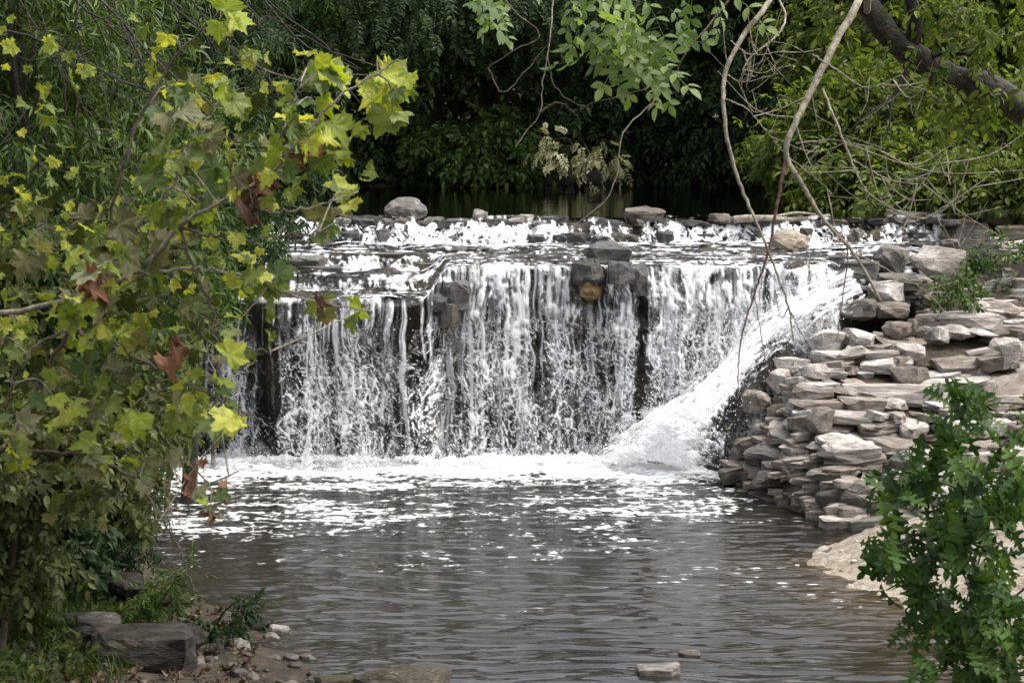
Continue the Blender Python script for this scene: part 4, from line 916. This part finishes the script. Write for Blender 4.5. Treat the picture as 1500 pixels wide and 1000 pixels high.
def put_leaf(parent, me, p_, size, face=.7, out=None):
    d = r.normal(size=3)*.55+np.array([.25, -.1, -.45]); d /= np.linalg.norm(d)
    u = r.normal(size=3)*.45+np.array([-.05, -face, .75]); R = frames(d[None], u[None])[0]*size
    M = Matrix(((R[0][0], R[0][1], R[0][2], p_[0]), (R[1][0], R[1][1], R[1][2], p_[1]), (R[2][0], R[2][1], R[2][2], p_[2]), (0, 0, 0, 1)))
    return link('leaf', me, None, parent, M)
CL = [  # x0,x1,y0,y1, n, palette, size
    (480, 612, 70, 165, 13, 'YYYG', 1.05), (410, 510, 90, 235, 17, 'YYYGG', 1.0), (500, 600, 150, 210, 5, 'YYG', .9), (330, 480, 190, 300, 19, 'YYGGO', .9), (425, 475, 205, 245, 5, 'B', .8), (362, 400, 265, 345, 8, 'B', .75),
    (490, 535, 275, 320, 4, 'YYG', .8), (405, 500, 325, 355, 7, 'GGO', .85), (525, 560, 440, 465, 2, 'G', 1.0), (455, 475, 405, 440, 1, 'G', .85), (415, 475, 455, 480, 3, 'OB', .7), (300, 340, 30, 70, 4, 'YY', .95),
    (230, 335, 40, 180, 16, 'YYGGO', .85), (200, 330, 180, 320, 22, 'YGGO', .9), (60, 270, 300, 420, 30, 'GGGOOY', .95), (95, 165, 395, 450, 7, 'B', .85), (225, 265, 490, 540, 6, 'B', .75), (335, 400, 370, 540, 12, 'GGY', .85),
    (225, 335, 555, 610, 9, 'YGO', .95), (350, 385, 605, 625, 2, 'Y', .95), (100, 320, 420, 620, 36, 'GOOGY', .85), (0, 150, 480, 760, 26, 'GGOY', .8), (90, 290, 620, 740, 20, 'GOOBY', .7), (200, 330, 740, 870, 11, 'BBOG', .65), (0, 60, 300, 480, 8, 'GO', .85), (300, 350, 640, 720, 2, 'G', .5)]
nl = 0
for x0, x1, y0, y1, n, pal, sc in CL:
    left_ = n
    while left_ > 0:
        g_ = min(left_, int(r.integers(2, 6))); left_ -= g_
        te = P(r.uniform(x0, x1), r.uniform(y0, y1)-8, r.uniform(9.0, 10.0))
        j = np.argmin(np.linalg.norm(bpts-te, axis=1)); q = bpts[j]
        tb_ = Tubes(); tw = smooth_path([q, (q+te)/2+r.normal(0, .03, 3)+np.array([0, 0, .04]), te], 9); tb_.add(tw, .0042, .0018, 5); tb_.build('twig', B_pale if r.random() < .4 else B_brown, syc)
        for i in range(g_):
            k_ = pal[r.integers(0, len(pal))]; sz = .103*sc*(.8 if k_ == 'B' else 1)*r.uniform(.55, 1.25)
            at_ = tw[-1-(i if i < 5 else 4)]; d = r.normal(size=3)*.7+np.array([.25, -.15, -.35]); d /= np.linalg.norm(d)
            u = r.normal(size=3)*.5+np.array([-.05, -.65, .75]); R = frames(d[None], u[None])[0]; p_ = at_+R[:, 1]*.38*sz; R = R*sz
            link('leaf', LS[k_][r.integers(0, len(LS[k_]))], None, syc, Matrix(((R[0][0], R[0][1], R[0][2], p_[0]), (R[1][0], R[1][1], R[1][2], p_[1]), (R[2][0], R[2][1], R[2][2], p_[2]), (0, 0, 0, 1)))); nl += 1
pp = np.array([P(r.uniform(*q[0]), r.uniform(*q[1]), r.uniform(9.9, 11)) for q in [((-20, 300), (290, 620))]*230+[((-20, 230), (600, 760))]*80+[((220, 420), (60, 320))]*60]); m = len(pp)
d = r.normal(size=(m, 3))*.55+np.array([.2, -.1, -.45]); u = r.normal(size=(m, 3))*.5+np.array([0, -.6, .75])
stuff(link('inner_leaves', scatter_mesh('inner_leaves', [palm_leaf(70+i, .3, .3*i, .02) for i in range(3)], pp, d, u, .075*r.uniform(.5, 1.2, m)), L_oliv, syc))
pp = np.array([P(r.uniform(*q[0]), r.uniform(*q[1]), r.uniform(9.2, 10.6)) for q in [((-20, 310), (250, 640))]*130+[((-20, 250), (20, 300))]*40+[((240, 560), (70, 300))]*70+[((300, 400), (330, 540))]*20]); m = len(pp)
d = r.normal(size=(m, 3))*.55+np.array([.2, -.1, -.45]); u = r.normal(size=(m, 3))*.5+np.array([0, -.6, .75])
stuff(link('young_leaves', scatter_mesh('young_leaves', [palm_leaf(80+i, .3, .3*i, .02) for i in range(3)], pp, d, u, .06*r.uniform(.5, 1.25, m)), L_young, syc))
print('sycamore leaves', nl)

# ------------------------------------------------------------------ oak on the right
base = np.array([4.3, 12.6, 0]); base[2] = gz(base[0], base[1])
oak = thing('oak_tree', 'dark green lobed-leaf oak spray hanging beside the sandy bank', 'tree', base)
tb_ = Tubes(); trk = smooth_path([base+np.array([0, 0, -.2]), base+np.array([-.05, 0, 1.0]), (4.1, 12.7, 3.2), (4.2, 12.8, 5.0)], 16); tb_.add(trk, .10, .05, 9, .12); tb_.build('trunk', B_brown, oak)
OB = [[(1760, 560, 12.7), (1560, 600, 12.6), (1480, 640, 12.5), (1420, 720, 12.4), (1350, 780, 12.3)], [(1560, 600, 12.6), (1470, 590, 12.5), (1400, 600, 12.4), (1390, 575, 12.4)], [(1480, 640, 12.5), (1440, 800, 12.4), (1410, 900, 12.3), (1400, 960, 12.3)],
      [(1750, 800, 12.7), (1580, 820, 12.6), (1480, 880, 12.5), (1440, 960, 12.4)], [(1420, 720, 12.4), (1350, 700, 12.3), (1285, 700, 12.3)], [(1350, 780, 12.3), (1310, 800, 12.2), (1280, 795, 12.2)], [(1750, 800, 12.7), (1600, 740, 12.7), (1500, 700, 12.6), (1450, 690, 12.5)]]
for i, pts in enumerate(OB):
    tb_ = Tubes(); tb_.add(smooth_path([P(*q) for q in pts], 24)+0, .014 if i in (0, 3) else .007, .003, 6); tb_.build('branch', B_dark, oak)
OV = [mesh_np('leaf', *strip_leaf(OAKH, .15+.1*i, .15+.15*i, .3*(i-1)), True) for i in range(4)]
for m in OV: m.materials.append(L_oak)
OC = [(1385, 1450, 570, 640, 45), (1330, 1440, 640, 740, 110), (1275, 1335, 690, 720, 26), (1340, 1500, 720, 860, 260), (1275, 1360, 770, 830, 55), (1340, 1500, 840, 950, 240), (1390, 1480, 930, 1010, 110), (1440, 1500, 680, 760, 40), (1290, 1340, 820, 900, 18), (1470, 1510, 880, 960, 30)]
opos = []
for x0, x1, y0, y1, n in OC:
    for i in range(n):
        cx, cy = (x0+x1)/2, (y0+y1)/2
        if i % 9 == 0: oc_ = (cx+r.normal(0, (x1-x0)*.31), cy+r.normal(0, (y1-y0)*.33), r.uniform(11.9, 12.8))
        opos.append(P(oc_[0]+r.normal(0, 11), oc_[1]+r.normal(0, 9), oc_[2]+r.normal(0, .08)))
opos.sort(key=lambda q: q[1])
for i, p_ in enumerate(opos[:298]):
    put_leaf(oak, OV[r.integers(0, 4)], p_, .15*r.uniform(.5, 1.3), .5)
pp = np.array(opos[298:]); m = len(pp)
d = r.normal(size=(m, 3))*.55+np.array([0, -.1, -.4]); u = r.normal(size=(m, 3))*.5+np.array([0, -.5, .75])
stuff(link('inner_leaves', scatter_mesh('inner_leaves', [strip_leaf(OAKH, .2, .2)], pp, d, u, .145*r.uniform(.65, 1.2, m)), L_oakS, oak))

# ------------------------------------------------------------------ ash hanging in from above
base = np.array([5.6, 13.0, 0]); base[2] = gz(base[0], base[1])
ash = thing('ash_tree', 'ash with fresh green compound leaves and thin twigs hanging over the stream', 'tree', base)
tb_ = Tubes(); tb_.add(smooth_path([base+np.array([0, 0, -.2]), base+np.array([-.1, 0, 2.5]), (5.2, 12.6, 5.6), (4.8, 12.2, 8)], 18), .14, .06, 10, .1); tb_.build('trunk', B_brown, ash)
limb = smooth_path([(5.2, 12.6, 5.6), (3.4, 12.0, 5.6), (1.6, 11.6, 5.3), (.4, 11.4, 4.95), (-.6, 11.2, 4.85)], 40)
tb_ = Tubes(); tb_.add(limb, .05, .012, 8); tb_.build('branch', B_brown, ash)
AB = [[(1000, -160, 11.5), (960, -60, 11.4), (930, 20, 11.3), (925, 70, 11.3)], [(820, -120, 11.4), (812, -20, 11.3), (805, 60, 11.2), (795, 120, 11.2), (790, 165, 11.2), (755, 215, 11.2)], [(802, 85, 11.2), (815, 130, 11.2), (850, 155, 11.2), (870, 150, 11.2)], [(1130, -160, 11.7), (1080, -20, 11.6), (1010, 70, 11.5), (985, 110, 11.5), (930, 135, 11.4), (870, 150, 11.3)],
      [(985, 110, 11.5), (955, 150, 11.5), (913, 195, 11.4), (903, 260, 11.4), (880, 300, 11.4), (840, 330, 11.4)], [(860, -110, 11.4), (850, -10, 11.3), (840, 30, 11.3)], [(700, -110, 11.2), (740, 0, 11.2), (790, 50, 11.2), (750, 75, 11.2), (715, 100, 11.2)], [(715, 100, 11.2), (735, 135, 11.2), (765, 110, 11.2), (805, 60, 11.2)], [(620, -110, 11.1), (690, -20, 11.1), (730, 10, 11.1)], [(790, 165, 11.2), (820, 150, 11.2), (850, 175, 11.2)]]
for i, pts in enumerate(AB):
    pth = smooth_path([P(*q) for q in pts], 26); pth[0] = limb[np.argmin(np.linalg.norm(limb-pth[0], axis=1))] if pts[0][1] < -50 else pth[0]
    pth[2:-1] += r.normal(0, .0025, (23, 3)); tb_ = Tubes(); tb_.add(pth, .007 if i == 3 else .0045, .0018, 6); tb_.build('twig', B_drift if i in (1, 4) else B_brown, ash)
AV = [mesh_np('leaf', *pinnate(3, 1, .095, .40, .3+.2*i, i, True), True) for i in range(4)]
for m in AV: m.materials.append(L_ash)
for x0, x1, y0, y1, n in ((880, 985, 0, 115, 26), (820, 890, 0, 70, 14), (690, 780, -10, 40, 12), (900, 970, 60, 120, 12), (830, 870, 60, 95, 4), (1010, 1080, -20, 40, 5)):
    for i in range(n):
        p_ = P(r.uniform(x0, x1), r.uniform(y0, y1)-15, r.uniform(10.9, 11.7)); put_leaf(ash, AV[r.integers(0, 4)], p_, .20*r.uniform(.7, 1.15), .6)

# ------------------------------------------------------------------ leaning tree with bare drooping branches, upper right
base = np.array([7.2, 17.0, 0]); base[2] = gz(base[0], base[1])
lean = thing('leaning_tree', 'dark leaning trunk with pale bare branches drooping in front of the fall', 'tree', base)
tp = smooth_path([base+np.array([0, 0, -.3]), (6.2, 16.6, 2.3), P(1500, 165, 16), P(1400, 115, 16), P(1310, 65, 15.8), P(1240, -30, 15.6), P(1130, -220, 15.4), P(1050, -420, 15)], 40)
tb_ = Tubes(); tb_.add(tp+fbm(tp[:, 0]*2, tp[:, 2]*2, 0, 3, 2)[:, None]*.06, .125, .06, 14, .22); tb_.build('trunk', B_dark, lean)
LB = [([(1330, 80, 15.9), (1340, 30, 15.8), (1325, -40, 15.7), (1310, -160, 15.6)], .07, .03, B_dark), ([(1270, 20, 15.7), (1275, -90, 14), (1262, -10, 12.5), (1225, 60, 12.2), (1190, 130, 12.1), (1160, 190, 12), (1152, 228, 12), (1175, 270, 12), (1205, 320, 12), (1250, 370, 12), (1290, 440, 12)], .035, .010, B_pale),
      ([(1250, -10, 15.6), (1180, -100, 14), (1128, 0, 12.5), (1090, 50, 12.3), (1062, 110, 12.2), (1062, 180, 12.1), (1080, 260, 12.1), (1110, 330, 12), (1130, 380, 12), (1155, 450, 12), (1162, 500, 12)], .024, .006, B_pale),
      ([(1152, 228, 12), (1140, 290, 12), (1125, 370, 12), (1105, 430, 12), (1085, 500, 12), (1080, 575, 12)], .014, .004, B_red), ([(1205, 320, 12), (1240, 360, 12), (1235, 430, 12), (1225, 500, 12)], .007, .003, B_red), ([(1205, 130, 12.1), (1225, 180, 12), (1245, 230, 12), (1270, 280, 12), (1320, 312, 12), (1360, 318, 12), (1400, 290, 12), (1420, 230, 12)], .011, .004, B_pale),
      ([(1320, 312, 12), (1350, 270, 12), (1380, 230, 12)], .006, .003, B_pale), ([(1250, 235, 12), (1300, 262, 12), (1345, 270, 12)], .006, .003, B_pale), ([(1190, 80, 12), (1230, 105, 12), (1270, 128, 12), (1320, 110, 12)], .006, .002, B_pale), ([(1360, 318, 12), (1410, 285, 12), (1460, 250, 12)], .006, .003, B_pale),
      ([(1165, 210, 12), (1220, 205, 12), (1270, 215, 12), (1300, 225, 12)], .005, .002, B_pale), ([(1330, 100, 15.8), (1305, 145, 15.7), (1275, 165, 15.6), (1240, 195, 15.6)], .022, .006, B_dark), ([(1360, 80, 15.9), (1420, 80, 15.6), (1440, 100, 15.6)], .022, .008, B_dark), ([(1420, 60, 15.8), (1425, 75, 15.6), (1460, 120, 15.5)], .02, .008, B_dark),
      ([(1305, 145, 15.7), (1303, 180, 15.6), (1295, 210, 15.6)], .01, .004, B_dark), ([(1070, 60, 12.2), (1100, 80, 12.2), (1150, 75, 12.2)], .006, .002, B_pale), ([(1065, 110, 12.2), (1090, 120, 12.2), (1140, 108, 12.2)], .006, .002, B_pale), ([(1063, 145, 12.1), (1095, 160, 12.1), (1120, 190, 12.1), (1150, 225, 12.1)], .006, .003, B_pale), ([(1110, -60, 13), (1150, 30, 12.4), (1095, 90, 12.2), (1085, 130, 12.2)], .010, .004, B_pale),
      ([(1250, 370, 12), (1310, 400, 12), (1360, 430, 12), (1395, 470, 12)], .006, .002, B_pale), ([(1155, 450, 12), (1175, 490, 12), (1200, 525, 12)], .005, .002, B_red), ([(1105, 430, 12), (1120, 520, 12), (1130, 560, 12)], .004, .002, B_red), ([(1152, 228, 12.), (1200, 265, 12), (1215, 280, 12)], .004, .002, B_pale)]
LBP = []
for pts, r0, r1, mt in LB:
    n_ = 14+6*len(pts); pth = smooth_path([P(*q) for q in pts], n_); pth[1:-1] += r.normal(0, .0018, (n_-2, 3)); tb_ = Tubes(); tb_.add(pth, r0*(.75 if mt is not B_dark else 1), r1*.75, 7); tb_.build('branch', mt, lean)
    if mt is B_pale: LBP.append(pth)
for k_ in range(46):
    pb = LBP[r.integers(0, len(LBP))]; q = pb[r.integers(len(pb)//3, len(pb))]; dv = np.array([r.normal(.25, .5), r.normal(0, .2), r.normal(-.05, .4)])*r.uniform(.25, .6)
    pth = smooth_path([q, q+dv*.5+np.array([0, 0, r.uniform(-.08, .03)]), q+dv+np.array([0, 0, r.uniform(-.02, .14)])], 12); tb_ = Tubes(); tb_.add(pth, .0042, .0014, 5)
    q2 = pth[6]; tb_.add(smooth_path([q2, q2+r.normal(0, .06, 3), q2+np.array([r.normal(0, .15), 0, r.normal(.03, .12)])], 7), .0026, .001, 4); tb_.build('twig', B_pale, lean)
c = P(1130, -330, 15)
foliage('crown', lean, L_bgl, [(tuple(c), (1.6, 1.2, .7)), ((c[0]+1.4, 15.5, c[2]-.1), (1.3, 1.2, .7))]+[(tuple(P(*q)), (.5, .5, .28)) for q in ((1470, 90, 15.6), (1400, 20, 15.5), (1310, 20, 15.4), (1480, 10, 15.3), (1340, 120, 16.2), (1440, 170, 16.1))], 85, 9, .14, T_spr, .2, 1900, .4)
# twiggy dead branches in the upper left, on a bare snag
base = np.array([-4.2, 12.6, 0]); base[2] = gz(base[0], base[1])
sn = thing('bare_tree', 'dark leafless twiggy tree crossing the upper left of the sycamore', 'tree', base)
tb_ = Tubes(); sp_ = smooth_path([base+np.array([0, 0, -.2]), (-4.1, 12.5, 3.2), (-3.7, 12.4, 5.2), (-3.0, 12.2, 6.2)], 20); tb_.add(sp_, .09, .04, 9, .1); tb_.build('trunk', B_dark, sn)
for i in range(17):
    s0 = sp_[r.integers(10, 20)]; tx, ty = r.uniform(20, 560), r.uniform(20, 260)
    if ty > 130: tx *= .75
    e_ = P(tx, ty, r.uniform(11.6, 12.6)); md = (s0+e_)/2+np.array([r.uniform(-.1, .3), 0, r.uniform(.05, .5)])
    pth = smooth_path([s0, md, e_*.8+md*.2+r.normal(0, .05, 3), e_], 22); pth[2:] += r.normal(0, .008, (20, 3)); tb_ = Tubes(); tb_.add(pth, r.uniform(.006, .013), .002, 5)
    for q in range(3):
        j = r.integers(9, 20); tb_.add(smooth_path([pth[j], pth[j]+r.normal(0, .12, 3)+np.array([.1, 0, -.12]), pth[j]+r.normal(0, .15, 3)+np.array([.25, 0, -.2])], 6), .005, .002, 4)
    tb_.build('branch', B_dark, sn)
